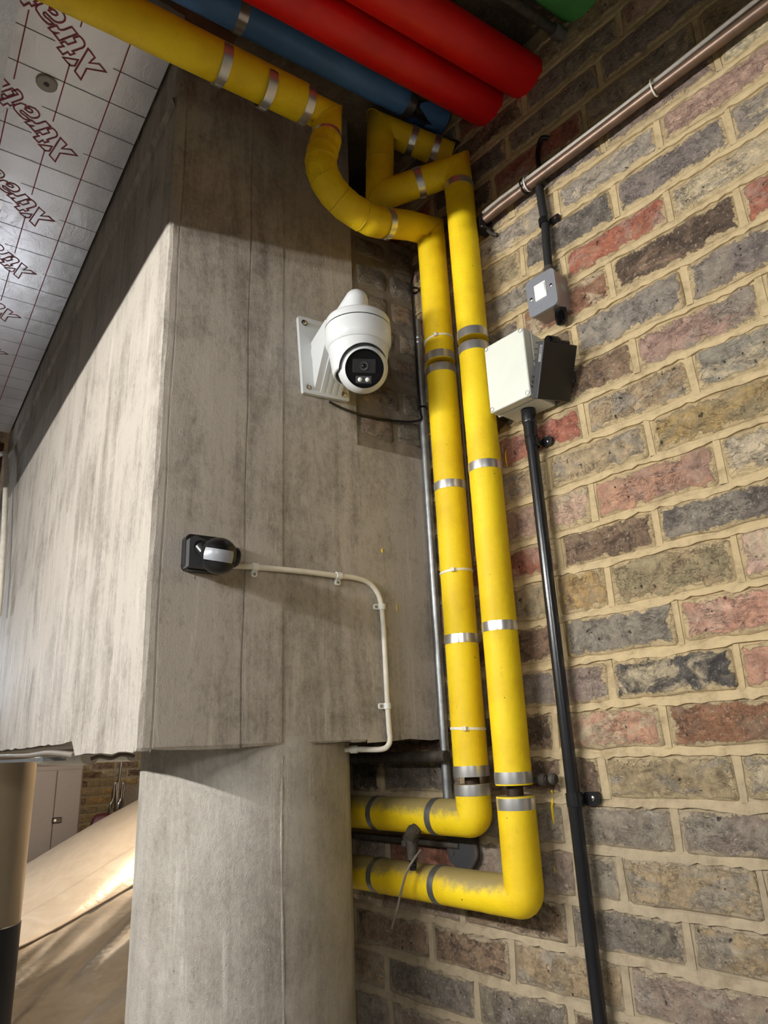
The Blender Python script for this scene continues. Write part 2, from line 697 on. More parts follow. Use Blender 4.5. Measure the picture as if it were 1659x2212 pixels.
M['box_white'] = simple('junction_box_grey_white', (216, 218, 206), 0.45, 0, 0.03, 20)
M['box_shade'] = simple('junction_box_gasket', (150, 148, 132), 0.6, 0, 0.06)
M['black'] = simple('black_plastic', (26, 26, 28), 0.24, 0, 0.15, 60)
M['black_gloss'] = simple('black_gloss', (12, 12, 14), 0.08, 0, 0.1, 60)
M['black_matt'] = simple('black_matt', (24, 23, 23), 0.75, 0, 0.15, 80)
M['charcoal'] = simple('charcoal_metal', (64, 64, 66), 0.5, 0.1, 0.1, 60)
M['dusty_black'] = simple('dusty_black_rubber', (70, 62, 54), 0.85, 0, 0.25, 60)
M['flood_glass'] = simple('flood_glass', (13, 12, 12), 0.35, 0, 0.1, 60)
M['switch_metal'] = simple('grey_hammered_metal', (158, 162, 170), 0.36, 0.55, 0.05, 200, 260, 0.1)
M['switch_white'] = simple('switch_white', (236, 234, 228), 0.4, 0, 0.02)
M['conduit_brown'] = simple('old_copper_conduit', (120, 98, 82), 0.4, 0.55, 0.22, 40, 120, 0.12)
M['cable_white'] = simple('cable_white', (226, 218, 204), 0.5, 0, 0.12, 60)
M['cable_grey'] = simple('cable_grey', (118, 108, 94), 0.6, 0, 0.1)
M['tie_white'] = simple('tie_white', (228, 224, 208), 0.45, 0, 0.05)
M['iron'] = simple('dirty_iron', (74, 68, 60), 0.7, 0.3, 0.35, 80, 160, 0.4)
M['lens_window'] = simple('sensor_window', (150, 153, 158), 0.3, 0, 0.05, 90)
M['led'] = simple('led_lens', (222, 222, 214), 0.15, 0, 0.03)
M['drip'] = simple('yellow_paint_drip', (226, 190, 20), 0.5, 0, 0.1)
M['floor'] = concrete('floor_concrete', (140, 136, 128), (164, 160, 152), (182, 177, 168), 0.0, 0.2, 0.45)
M['far_column'] = simple('beige_column_paint', (138, 122, 98), 0.42, 0, 0.08, 6, 40, 0.1)
M['dark_band'] = simple('black_column_paint', (26, 26, 28), 0.5, 0, 0.1)
M['cover'] = make_cover()
M['cover_seam'] = simple('cover_seam', (150, 132, 110), 0.5)
M['cabinet'] = simple('cabinet_beige', (122, 112, 104), 0.5, 0, 0.04)
M['maroon'] = simple('maroon_cover', (74, 28, 36), 0.5, 0, 0.2, 8, 12, 0.6)
M['chrome'] = simple('chrome', (206, 200, 190), 0.18, 1.0, 0.05)
M['navy'] = simple('navy_bag', (26, 28, 44), 0.6, 0, 0.2)
M['rust'] = simple('rust_patch', (92, 56, 34), 0.85, 0, 0.3, 40, 60, 0.5)
M['pale_panel'] = simple('pale_panel', (128, 118, 104), 0.6)

# ------------------------------------------------------------------ lamps of the car park, one added glare light
def batten(y0, y1, x, z, strength, rgb, label, length_dir=None):
    yc = (y0 + y1) / 2
    r = thing('batten_light', (x, yc, z), label, 'light', 'batten lights under the soffit')
    MB().rbox((x, yc, z + 0.050), (0.062, (y1 - y0) + 0.06, 0.052), 0.006, 2).build('housing', M['white'], r)
    MB().tube([(x, y0, z), (x, y1, z)], 0.0125, 16).build('tube', emit('tube_glow', rgb, strength), r)
    for y in (y0 - 0.012, y1 + 0.012):
        MB().rbox((x, y, z + 0.008), (0.03, 0.02, 0.05), 0.004, 2).build('lamp_holder', M['white'], r)
    for y in (y0 + 0.25, y1 - 0.25):
        MB().tube([(x, y, z + 0.075), (x, y, ZS)], 0.004, 8).build('hanging_rod', M['galv'], r)
    return r


batten(0.35, 1.85, -1.20, 0.660, LAMP_A, (1.0, 0.99, 0.975), 'white batten tube light hung alongside the concrete beam, outside the picture')
batten(-2.15, -0.65, -1.20, 0.720, LAMP_B, (1.0, 0.99, 0.975), 'white batten tube light of the same row, behind the photographer')
batten(4.6, 6.1, -0.55, 0.70, LAMP_D, (0.86, 0.92, 1.0), 'white batten tube light in the far bay left of the beige column')

lw = thing('bulkhead_light', (1.45, 4.85, 0.62), 'round warm bulkhead light in the bay behind the concrete column', 'light')
_o = ORI[lw.name]
MB().lathe([(0.07, 0.03), (0.07, 0.0), (0.062, -0.012)], 24, Matrix.Translation(_o)).build('base', M['white'], lw)
MB().tube([_o + Vector((0, 0, 0.03)), (_o.x, _o.y, ZS)], 0.006, 8).build('hanging_rod', M['galv'], lw)
MB().sphere(_o + Vector((0, 0, -0.005)), 0.058, 20, 8, None, -90, 0).build('diffuser', emit('warm_glow', (1.0, 0.80, 0.58), LAMP_W), lw)

# unseen light added at the far end of the beam for glare on the foil
ql = thing('wall_light', (0.12, 3.56, 0.30), 'square cold wall light on the pier at the far end of the beam', 'light')
MB().rbox((0.205, 3.548, 0.32), (0.12, 0.02, 0.26), 0.004, 2).build('base', M['white'], ql)
MB().rbox((0.205, 3.530, 0.32), (0.10, 0.018, 0.24), 0.006, 2).build('diffuser', emit('cold_glow', (0.80, 0.88, 1.0), GLARE_Q), ql)

# ------------------------------------------------------------------ floor, soffit, downstand
def slab(name, x0, x1, y0, y1, z0, z1, mat):
    return struct(MB().box(((x0 + x1) / 2, (y0 + y1) / 2, (z0 + z1) / 2), (x1 - x0, y1 - y0, z1 - z0)).build(name, mat))


slab('floor', -4.0, 4.2, -3.2, 9.0, FLOOR - 0.12, FLOOR, M['floor'])
slab('ceiling', -4.0, 4.2, -3.2, 9.0, ZS, ZS + 0.15, M['soffit'])

# painted downstand over the photographer's head; its lower edge cuts off the lamp light
prof_y = [(-3.0, 0.893), (1.0, 0.893), (3.2, 0.965), (3.6, 0.975)]
d = MB()
for (ya, za), (yb, zb) in zip(prof_y[:-1], prof_y[1:]):
    d.add([(-0.30, ya, za), (0.021, ya, za), (0.021, yb, zb), (-0.30, yb, zb),
           (-0.30, ya, ZS), (0.021, ya, ZS), (0.021, yb, ZS), (-0.30, yb, ZS)],
          [(0, 3, 2, 1), (1, 2, 6, 5), (0, 4, 7, 3)])
d.add([(-0.30, -3, 0.893), (0.021, -3, 0.893), (0.021, -3, ZS), (-0.30, -3, ZS)], [(0, 1, 2, 3)])
d.add([(-0.30, 3.6, 0.975), (0.021, 3.6, 0.975), (0.021, 3.6, ZS), (-0.30, 3.6, ZS)], [(3, 2, 1, 0)])
struct(d.build('trim_1', M['downstand']), 'grey painted downstand along the edge of the insulation boards')

# ------------------------------------------------------------------ concrete beam and wall
rnd = random.Random(3)
cb = MB()
prof = [(XL, 1.132), (XL + 0.003, 1.1235), (XL + 0.010, 1.1205), (0.3455, 1.1200), (0.3464, 1.1211), (0.3474, 1.1201), (0.3484, 1.1212),
        (0.3493, 1.1197), (0.42, 1.1190), (0.4895, 1.1195), (0.4904, 1.1209), (0.4915, 1.1199), (0.4926, 1.1210), (0.4935, 1.1196),
        (0.565, 1.1196), (0.5655, 1.1212), (0.63, 1.1210), (0.6985, 1.1204), (0.7100, 1.1200), (0.735, 1.1196)]
NZ = 30
zrow = [0.006, 0.0105] + [0.0105 + (ZS - 0.0105) * (k / (NZ - 1)) for k in range(1, NZ)]
jit = [rnd.uniform(-0.003, 0.002) for _ in prof]
wob = [[rnd.uniform(-0.0004, 0.0004) for _ in prof] for _ in range(NZ + 1)]


def fr(i, j):
    x, y = prof[i]
    z = zrow[j]
    if j == 0:
        z += jit[i]
        y += 0.003
    xo = 0.0
    if i < 3:
        xo = wob[j][i] * 3
    elif 3 <= i <= 13:
        xo = 0.0012 * math.sin(j * 0.9 + (0 if i < 8 else 2)) + wob[j][3 if i < 8 else 9]
    return (x + xo, y + (wob[j][i] if i < 3 else 0), z)


cb.grid(len(prof) - 1, NZ, fr)
# long left side, its foot steps up beyond y = 1.51
ys = [1.132 + (3.4 - 1.132) * (k / 60) ** 1.0 for k in range(61)]


def fl(i, j):
    y = ys[60 - i]
    z = zrow[j]
    if j == 0:
        z = 0.006 if y < 1.51 else 0.031
        z += rnd.uniform(-0.003, 0.002)
    elif j == 1 and y >= 1.51:
        z = 0.036
    return (XL + (wob[j][0] * 3 if i == 60 else rnd.uniform(-0.0003, 0.0003)), y, z)


cb.grid(60, NZ, fl)
cb.add([(XL, 1.51, 0.006), (0.90, 1.51, 0.006), (0.90, 1.51, 0.031), (XL, 1.51, 0.031)], [(3, 2, 1, 0)])
cb.add([(XL, 1.123, 0.006), (0.912, 1.123, 0.006), (0.90, 1.51, 0.006), (XL, 1.51, 0.006)], [(0, 3, 2, 1)])
cb.add([(XL, 1.51, 0.031), (0.90, 1.51, 0.031), (0.90, 3.4, 0.031), (XL, 3.4, 0.031)], [(0, 3, 2, 1)])
cb.add([(XL, 3.4, 0.031), (0.90, 3.4, 0.031), (0.90, 3.4, ZS), (XL, 3.4, ZS)], [(0, 1, 2, 3)])
cb.add([(0.90, 1.90, 0.031), (0.90, 3.4, 0.031), (0.90, 3.4, ZS), (0.90, 1.90, ZS)], [(0, 1, 2, 3)])
cb.add([(0.735, 1.1196, 1.14), (0.735, 1.60, 1.14), (0.735, 1.60, ZS), (0.735, 1.1196, ZS)], [(0, 1, 2, 3)])
cb.add([(0.735, 1.60, 1.14), (0.93, 1.60, 1.14), (0.93, 1.60, ZS), (0.735, 1.60, ZS)], [(0, 1, 2, 3)])
# lower right part beside the brick wall and the backing of the rough infill
xr = 0.913
low = [(0.735, 0.004), (0.78, 0.005), (0.83, 0.008), (0.88, 0.004), (xr, 0.006)]
for (xa, za), (xb, zb) in zip(low[:-1], low[1:]):
    cb.add([(xa, 1.1196, za), (xb, 1.1196, zb), (xb, 1.1196, 0.585), (xa, 1.1196, 0.585)], [(0, 1, 2, 3)])
cb.add([(0.735, 1.1196, 0.585), (xr, 1.1196, 0.585), (xr, 1.128, 0.592), (0.735, 1.128, 0.592)], [(0, 1, 2, 3)])
cb.add([(0.735, 1.128, 0.592), (xr, 1.128, 0.592), (xr, 1.128, 1.14), (0.735, 1.128, 1.14)], [(0, 1, 2, 3)])
cb.add([(0.735, 1.128, 1.14), (xr, 1.128, 1.14), (xr, 1.60, 1.14), (0.735, 1.60, 1.14)], [(0, 1, 2, 3)])
wl = struct(cb.build('wall_left', M['concrete']), 'deep grey concrete beam with board marked faces and a rough brick end')

# casting ridge high on the long side
rg = MB()
for k in range(30):
    ya = 1.13 + k * (3.38 - 1.13) / 30
    yb = 1.13 + (k + 1) * (3.38 - 1.13) / 30
    z = 1.265
    rg.add([(XL, ya, z + 0.012), (XL, ya, z - 0.012), (XL - 0.007, ya, z + 0.004), (XL, yb, z + 0.012), (XL, yb, z - 0.012), (XL - 0.007, yb, z + 0.004)],
           [(0, 2, 5, 3), (2, 1, 4, 5)])
rg.build('casting_ridge', M['concrete'], wl)

# wall at the far end of the beam
e = MB().box((0.26, 3.62, 0.75), (0.13, 0.12, 1.38))
struct(e.build('wall_end', simple('dark_red_brickwork', (88, 58, 46), 0.9, 0, 0.3, 30, 60, 0.5)), 'dark wall closing the far end of the beam')

# ------------------------------------------------------------------ brick wall
bw = MB()
T0, T1 = -0.95, 1.95
bw.add([W(T0, FLOOR, 0.0), W(T1, FLOOR, 0.0), W(T1, ZS, 0.0), W(T0, ZS, 0.0)], [(3, 2, 1, 0)])
bw.add([W(T1, FLOOR, 0.0), W(T1, FLOOR, -0.22), W(T1, ZS, -0.22), W(T1, ZS, 0.0)], [(3, 2, 1, 0)])
bw.add([W(T0, FLOOR, -0.22), W(T1, FLOOR, -0.22), W(T1, ZS, -0.22), W(T0, ZS, -0.22)], [(0, 1, 2, 3)])
wr = struct(bw.build('wall_right', M['mortar']), 'old stock brick wall with buff mortar joints')
ORI[wr.name] = Vector((0, 0, 0))


def brick_template(L, H, seed, proud):
    r = random.Random(seed)
    pts = []
    nx = 6 if L > 0.15 else 4
    hx, hy = L / 2, H / 2
    c = 0.006

    def j(a=0.0024):
        return r.uniform(-a, a)
    for i in range(nx):
        pts.append((-hx + c + (L - 2 * c) * i / (nx - 1), -hy + j()))
    for i in range(2):
        pts.append((hx + j(), -hy + c + (H - 2 * c) * i))
    for i in range(nx):
        pts.append((hx - c - (L - 2 * c) * i / (nx - 1), hy + j()))
    for i in range(2):
        pts.append((-hx + j(), hy - c - (H - 2 * c) * i))
    n = len(pts)
    vs = []
    for x, y in pts:
        vs.append((x, y, -0.02))
    for x, y in pts:
        vs.append((x, y, proud - 0.0032 + r.uniform(-0.0008, 0.0008)))
    for x, y in pts:
        vs.append((x * (1 - 0.008 / L * 2), y * (1 - 0.0045 / H * 2), proud + r.uniform(-0.0012, 0.0006)))
    vs.append((r.uniform(-0.3, -0.1) * L, 0, proud + r.uniform(-0.001, 0.0016)))
    vs.append((r.uniform(0.1, 0.3) * L, 0, proud + r.uniform(-0.001, 0.0016)))
    fs = []
    for k in range(2):
        for i in range(n):
            q = (i + 1) % n
            fs.append((k * n + i, k * n + q, (k + 1) * n + q, (k + 1) * n + i))
    a, b = 3 * n, 3 * n + 1
    h = nx // 2
    for i in range(n):
        q = (i + 1) % n
        side = b if (h <= i < nx + 2 + h) else a
        fs.append((2 * n + i, 2 * n + q, side))
    fs.append((2 * n + h, b, a))
    fs.append((2 * n + nx + 2 + h, a, b))
    me = bpy.data.meshes.new('brick')
    me.from_pydata(vs, [], fs)
    me.polygons.foreach_set('use_smooth', [k >= n for k in range(len(fs))])
    me.materials.append(M['brick'])
    me.update()
    return me


LS, LH, HB = 0.215, 0.103, 0.064
TS = [brick_template(LS, HB, 100 + i, 0.0035) for i in range(8)]
TH = [brick_template(LH, HB, 200 + i, 0.0035) for i in range(6)]
PAL = {'LG': (164, 154, 138), 'G': (146, 136, 125), 'DG': (112, 105, 98), 'PG': (142, 128, 122), 'P': (184, 150, 132),
       'R': (176, 104, 82), 'BR': (148, 120, 97), 'DB': (90, 73, 60), 'T': (182, 158, 122), 'OL': (166, 150, 116),
       'Y': (192, 160, 104), 'C': (216, 198, 164), 'CP': (218, 182, 158), 'BK': (80, 78, 80), 'OR': (154, 108, 80),
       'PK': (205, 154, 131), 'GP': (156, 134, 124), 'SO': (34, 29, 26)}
PATCH = {'LG': 'C', 'G': 'LG', 'DG': 'G', 'PG': 'LG', 'P': 'CP', 'R': 'P', 'BR': 'DB', 'DB': 'BR', 'T': 'LG', 'OL': 'T', 'Y': 'T',
         'C': 'LG', 'CP': 'C', 'BK': 'G', 'OR': 'C', 'PK': 'CP', 'GP': 'LG', 'SO': 'DB'}


def put_brick(parent, Mx, L, H, key, r, patch=None, dim=1.0, smear=(190, 166, 114), fade=0.0):
    tmpl = r.choice(TS) if L > 0.15 else r.choice(TH)
    ob = bpy.data.objects.new('brick', tmpl)
    COL.objects.link(ob)
    ob.parent = parent
    base = LS if L > 0.15 else LH
    flip = -1 if False else 1
    ob.matrix_local = Mx @ Matrix.Diagonal((L / base * flip, H / HB, 1, 1))
    c = lin(PAL[key])
    k = dim * r.uniform(1.0, 1.22)
    ob.color = (c[0] * k, c[1] * k * r.uniform(0.97, 1.03), c[2] * k * r.uniform(0.95, 1.05), 1)
    pc = lin(PAL[patch or PATCH[key]])
    ob['patch'] = [pc[0] * dim, pc[1] * dim, pc[2] * dim]
    if fade:
        g = lin((158, 142, 116))
        ob.color = tuple([ob.color[i] * (1 - fade) + g[i] * fade for i in range(3)] + [1])
    ob['smear'] = [x * dim for x in lin(smear)]
    ob['half'] = base / 2
    return ob


# bed joints measured down the wall (joint k lies above course k)
jy = [226.6, 305, 397, 480, 578, 680, 776, 877, 974, 1082, 1178, 1291, 1402, 1511, 1622, 1737, 1851, 1976, 2096]
jz = [tz((1459, y))[1] for y in jy]
step = (jz[0] - jz[-1]) / (len(jz) - 1)
for k in range(5):
    jz.insert(0, jz[0] + step * random.uniform(0.97, 1.03))
for k in range(8):
    jz.append(jz[-1] - step * random.uniform(0.97, 1.03))
C0 = 5        # index of course 0 in jz
# per course: colours and the upright joints between them, from the far end to the near end
CR = {
    -1: (['GP', (1108, 467), 'PG', (1302, 304), 'GP', (1548, 120), 'C']),
    0: (['LG', (1203, 440), 'LG', (1423, 289), 'P']),
    1: (['OL', (1132, 581), 'DG', (1331, 448), 'PG', (1577, 272), 'LG']),
    2: (['G', (1222, 583), 'R', (1447, 455), 'C']),
    3: (['G', (1135, 770), 'OR', (1323, 617), 'DB', (1601, 451), 'R']),
    4: (['BR', (1246, 750), 'G', (1486, 629), 'PG']),
    5: (['DB', (1160, 880), 'BR', (1371, 762), 'P', (1647, 634), 'PG']),
    6: (['BR', (1080, 990), 'R', (1264, 920), 'T', (1500, 819), 'LG']),
    7: (['T', (1187, 1029), 'T', (1406, 949), 'Y', (1700, 830), 'C']),
    8: (['P', (1180, 1140), 'CP', (1283, 1089), 'PK', (1555, 993), 'C']),
    9: (['R', (1209, 1186), 'BR', (1423, 1150), 'DG']),
    10: (['OL', (1204, 1310), 'Y', (1319, 1277), 'OL', (1599, 1229), 'CP']),
    11: (['BR', (1221, 1405), 'G', (1469, 1357), 'PK']),
    12: (['PG', (1212, 1480), 'GP', (1322, 1472), 'BK', (1599, 1453), 'PK']),
    13: (['DB', (1199, 1562), 'PK', (1437, 1550), 'OR']),
    14: (['BR', (1218, 1665), 'DB', (1307, 1677), 'T', (1601, 1684), 'LG']),
    15: (['G', (1228, 1781), 'G', (1464, 1800), 'PG']),
    16: (['GP', (1248, 1875), 'LG', (1346, 1901), 'T', (1654, 1937), 'T']),
    17: (['BR', (1231, 1977), 'DG', (1491, 2048), 'T']),
    18: (['BR', (933, 2026), 'BR', (1106, 2053), 'T', (1356, 2140), 'GP']),
    19: (['DG', (1030, 2129), 'DG', (1235, 2190), 'BR']),
}
SPECIAL = {(12, 'BK'): 'C', (9, 'DG'): 'LG', (3, 'OR'): 'C', (3, 'DB'): 'BR', (13, 'PK'): 'C', (2, 'C'): 'LG', (13, 'OR'): 'BR',
           (7, 'Y'): 'OL', (5, 'P'): 'LG', (14, 'T'): 'LG', (5, 'BR'): 'DB', (8, 'PK'): 'P', (4, 'G'): 'LG', (5, 'DB'): 'SO'}
FILL = ['G', 'BR', 'T', 'GP', 'PG', 'LG', 'DG', 'OL', 'R', 'P']
br = random.Random(11)
NB = 0
perps = []
for k in range(len(jz) - 1):
    c = k - C0
    ztop, zbot = jz[k], jz[k + 1]
    zc = (ztop + zbot) / 2
    if zbot < -0.98 or ztop > ZS + 0.05:
        continue
    tmax = 1.72 if zc < 0.03 else 1.13
    tmin = -0.12
    cuts = []
    cols = []
    if c in CR:
        sp = CR[c]
        cols = sp[0::2]
        cuts = [tz(p)[0] for p in sp[1::2]]      # falling t
    else:
        t = 0.62 + br.uniform(-0.12, 0.12)
        cols = [br.choice(FILL), br.choice(FILL)]
        cuts = [t]
    known = list(cols)
    # beyond the measured joints carry on with stretchers and headers
    pre = []
    precol = []
    t = cuts[0]
    while t < tmax:
        L = LS + 0.012 if br.random() < 0.7 else LH + 0.012
        if t == cuts[0]:
            L = LS + 0.012
        t += L * br.uniform(0.96, 1.04)
        pre.insert(0, t)
        precol.insert(0, br.choice(FILL))
    post = []
    postcol = []
    t = cuts[-1]
    first = True
    while t > tmin:
        L = LS + 0.012 if (first or br.random() < 0.7) else LH + 0.012
        first = False
        t -= L * br.uniform(0.96, 1.04)
        post.append(t)
        postcol.append(br.choice(FILL))
    allc = pre + cuts + post
    # colours: spans between consecutive cuts
    spans = []
    for a, b_ in zip(allc[:-1], allc[1:]):
        spans.append((a, b_))
    colr = [br.choice(FILL) for _ in spans]
    i0 = len(pre)
    for i, kc in enumerate(known):
        idx = i0 - 1 + i
        if 0 <= idx < len(colr):
            colr[idx] = kc
    for (a, b_), key in zip(spans, colr):
        gap = br.uniform(0.010, 0.014)
        L = (a - b_) - gap
        if L < 0.03:
            continue
        if L > 0.26:
            parts = [(a, (a + b_) / 2), ((a + b_) / 2, b_)]
        else:
            parts = [(a, b_)]
        for pa, pb in parts:
            L = (pa - pb) - gap
            H = (ztop - zbot) - br.uniform(0.009, 0.014)
            tc = (pa + pb) / 2
            dim = 1.0
            kk = key
            # near-black bricks painted in for the shade of a hole under the beam
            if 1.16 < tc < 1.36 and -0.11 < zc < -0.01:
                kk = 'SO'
            mx = wallM(tc, zc + br.uniform(-0.0015, 0.0015), br.uniform(-0.0015, 0.001), br.uniform(-0.012, 0.012))
            put_brick(wr, mx, L, H, kk, br, SPECIAL.get((c, key)), dim, (188, 167, 128) if zc > 0.02 else ((176, 158, 123) if zc > -0.12 else (160, 145, 121)), 0.10 if zc > -0.02 else 0.34)
            NB += 1
            perps.append((k, pa))

# struck pointing, one strip per course with its upright joints
for k in range(len(jz)):
    if jz[k] < -0.98 or jz[k] > ZS:
        continue
    z = jz[k]
    tmax = 1.72 if z < 0.03 else 1.10
    m = MB()
    n = int((tmax + 0.12) / 0.012)
    pr = random.Random(500 + k)
    wv = [pr.uniform(-0.0018, 0.0018) for _ in range(n + 1)]
    rows = []
    for i in range(n + 1):
        t = -0.12 + (tmax + 0.12) * i / n
        dz = 0.0016 * math.sin(i * 0.35 + k) + wv[i] * 0.6
        hw = 0.0058 + pr.uniform(-0.0022, 0.0026)
        rows.append((W(t, z + hw + dz, 0.0002 + pr.uniform(0, 0.0006)), W(t, z + 0.001 + dz, 0.0034), W(t, z - hw - 0.0005 + dz, 0.0046 + pr.uniform(-0.0008, 0.0006)), W(t, z - hw - 0.0012 + dz, -0.002)))
    vs = [v for rw in rows for v in rw]
    fs = []
    for i in range(n):
        for q in range(3):
            fs.append((i * 4 + q, (i + 1) * 4 + q, (i + 1) * 4 + q + 1, i * 4 + q + 1))
    m.add(vs, fs, False)
    for kk, tp in perps:
        if kk != k or tp > tmax or k + 1 >= len(jz):
            continue
        za, zb = z - 0.004, jz[k + 1] + 0.004
        hw = pr.uniform(0.0032, 0.0062)
        hw2 = pr.uniform(0.0032, 0.0068)
        le = pr.uniform(-0.003, 0.003)
        m.add([W(tp + hw + le, za, 0.0036), W(tp - hw + le, za, 0.0016), W(tp - hw2, zb, 0.0014), W(tp + hw2, zb, 0.0038),
               W(tp + hw + le, za, -0.003), W(tp - hw + le, za, -0.003), W(tp - hw2, zb, -0.003), W(tp + hw2, zb, -0.003)],
              [(0, 1, 2, 3), (0, 3, 7, 4), (1, 5, 6, 2)])
    m.build('pointing', M['pointing'], wr, True)['kind'] = 'stuff'

# rough bricks in the end of the concrete wall
ir = random.Random(21)
INF = MB
zc = 0.64
row = 0
while zc < 1.13:
    x = 0.741
    first = True
    while x < 0.905:
        L = min(ir.choice([0.062, 0.095, 0.105, 0.115]), 0.912 - x)
        if L < 0.03:
            break
        mx = faceM(x + L / 2, zc + ir.uniform(-0.004, 0.004), -0.0030 + ir.uniform(-0.0015, 0.0012), ir.uniform(-0.03, 0.03))
        put_brick(wl, mx, L - 0.012, 0.052 + ir.uniform(-0.006, 0.006), ir.choice(['BR', 'DG', 'G', 'GP']), ir, ir.choice(['LG', 'G', 'DG']), 0.85, (132, 120, 104), 0.3)
        x += L
    zc += 0.075
    row += 1
from mathutils import noise as mnoise
imf = MB()


def imfn(i, j):
    x = 0.733 + (xr - 0.733) * i / 44
    z = 0.575 + (1.138 - 0.575) * j / 130
    k = mnoise.noise(Vector((x * 30, z * 30, 0.3))) * 0.0022 + mnoise.noise(Vector((x * 85, z * 85, 2.3))) * 0.0010
    y = 1.1228 + k
    if j == 0:
        y = 1.1200
        z += 0.012 * mnoise.noise(Vector((x * 40, 1.7, 5.0)))
    return (x, y, z)


imf.grid(44, 130, imfn, True)
imf.build('mortar_fill', M['infill_mortar'], wl)

# yellow paint drips
def drip(pts, on, name_parent, w):
    m = MB()
    m.tube([on(p) for p in pts], [w * x for x in ([0.35] + [1.0] * (len(pts) - 2) + [0.4])], 8)
    m.build('paint_drip', M['drip'], name_parent)


drip([(1192, 1706), (1192, 1710), (1193, 1714)], lambda p: onwall(p, 0.004), wr, 0.0022)
drip([(1193, 1722), (1194, 1730), (1192, 1742), (1195, 1765), (1197, 1780)], lambda p: onwall(p, 0.004), wr, 0.0022)
drip([(1093, 972), (1092, 985), (1094, 1000), (1096, 1008)], lambda p: onwall(p, 0.004), wr, 0.0014)
drip([(1197, 1870), (1198, 1878), (1199, 1886)], lambda p: onwall(p, 0.004), wr, 0.0012)
drip([(826, 1184), (825, 1189), (826, 1194)], lambda p: onY(p, YF - 0.0005), wl, 0.0022)
drip([(857, 1304), (857, 1313), (858, 1323)], lambda p: onY(p, YF - 0.0005), wl, 0.0013)

# ------------------------------------------------------------------ columns
ccx, ccy, ccr = 0.5907, 1.3118, 0.1916
col = thing('concrete_column', (ccx, ccy, FLOOR), 'thick round grey concrete column carrying the beam', 'column')
m = MB()
prof_c = [(ccr, FLOOR + (0.02 - FLOOR) * k / 40) for k in range(41)]
m.lathe(prof_c, 72, Matrix.Translation((ccx, ccy, 0)), True, True)
m.build('shaft', M['column'], col)
rr2 = random.Random(77)
ra = math.atan2(-0.86, -0.10)
MB().tube([(ccx + (ccr - 0.0024) * math.cos(ra + 0.012 * math.sin(k * 0.31)), ccy + (ccr - 0.0024) * math.sin(ra + 0.012 * math.sin(k * 0.31)), FLOOR + 1.64 * k / 60) for k in range(61)], [rr2.uniform(0.0022, 0.0042) for _ in range(61)], 8).build('casting_ridge', M['column'], col)

ZFT = onY((30, 2003), 4.36).z
c2 = thing('beige_column', (0.59, 4.55, FLOOR), 'round beige painted column with black foot, at the left edge', 'column')
MB().lathe([(0.192, ZFT - 0.01), (0.192, 0.35)], 48, Matrix.Translation((0.59, 4.55, 0))).build('shaft', M['far_column'], c2)
MB().lathe([(0.196, FLOOR), (0.196, ZFT - 0.004), (0.192, ZFT)], 48, Matrix.Translation((0.59, 4.55, 0))).build('black_foot', M['dark_band'], c2)

# ------------------------------------------------------------------ insulation board
ib = thing('insulation_board', (0.17, 2.0, ZB), 'foil faced insulation board with red printed lettering and grid under the soffit', 'insulation')
BX0, BX1, BY0, BY1 = -0.02, 0.318, 1.075, 3.33
m = MB()
m.grid(24, 120, lambda i, j: (BX0 + (BX1 - BX0) * i / 24, BY1 - (BY1 - BY0) * j / 120, ZB + (0 if i in (0, 24) else random.uniform(-0.0003, 0.0003))), True)
m.build('foil_face', M['foil'], ib, False)
m = MB()
m.add([(BX1, BY0, ZB), (BX1, BY1, ZB), (BX1, BY1, ZS), (BX1, BY0, ZS), (BX0, BY0, ZB), (BX0, BY0, ZS), (BX0, BY1, ZB), (BX0, BY1, ZS)],
      [(0, 1, 2, 3), (4, 0, 3, 5), (1, 6, 7, 2)])
m.build('foam_core', M['foil_edge'], ib)
ZP = ZB - 0.0008


def bd(c):
    v = onZ((c[0] / 6.381, c[1] / 6.381), ZB)
    return (v.x, v.y)


GL = {}
GL['X'] = [[(1215, 670), (1310, 790), (1230, 865), (1370, 880), (1460, 990), (1195, 942), (1115, 1095), (1030, 980)],
           [(870, 790), (1075, 825), (1032, 905), (965, 900)]]
GL['t'] = [[(835, 590), (895, 568), (935, 612), (1045, 575), (1015, 520), (1095, 495), (1132, 530), (1158, 570), (1168, 615), (1155, 645), (1130, 660), (1000, 705),
            (1030, 735), (965, 757), (935, 715), (865, 750), (790, 655), (880, 635)]]
GL['r'] = [[(670, 385), (780, 350), (812, 398), (840, 412), (880, 410), (990, 368), (1068, 465), (818, 558), (742, 462), (808, 456), (765, 452), (725, 440)]]
GL['a'] = [[(742, 332), (690, 340), (650, 320), (600, 275), (545, 205), (500, 135), (495, 100), (520, 70), (610, 35), (690, 70), (680, 110), (740, 95), (830, 135), (880, 190),
            (900, 240), (893, 280), (862, 305), (815, 312), (770, 300), (725, 270), (675, 220), (630, 172), (605, 170), (600, 195), (625, 230), (670, 265)],
           [(670, 142), (705, 128), (745, 135), (785, 170), (793, 200), (765, 212), (725, 195)]]
a0 = Vector(bd((870, 750)))
a1 = Vector(bd((335, 75)))
shift_t = a1 - a0
dirx = (Vector(bd((335, 75))) - Vector(bd((870, 750)))).normalized()
GL = {k: [[Vector(bd(p)) for p in poly] for poly in v] for k, v in GL.items()}
GL['t2'] = [[p + shift_t for p in poly] for poly in GL['t']]
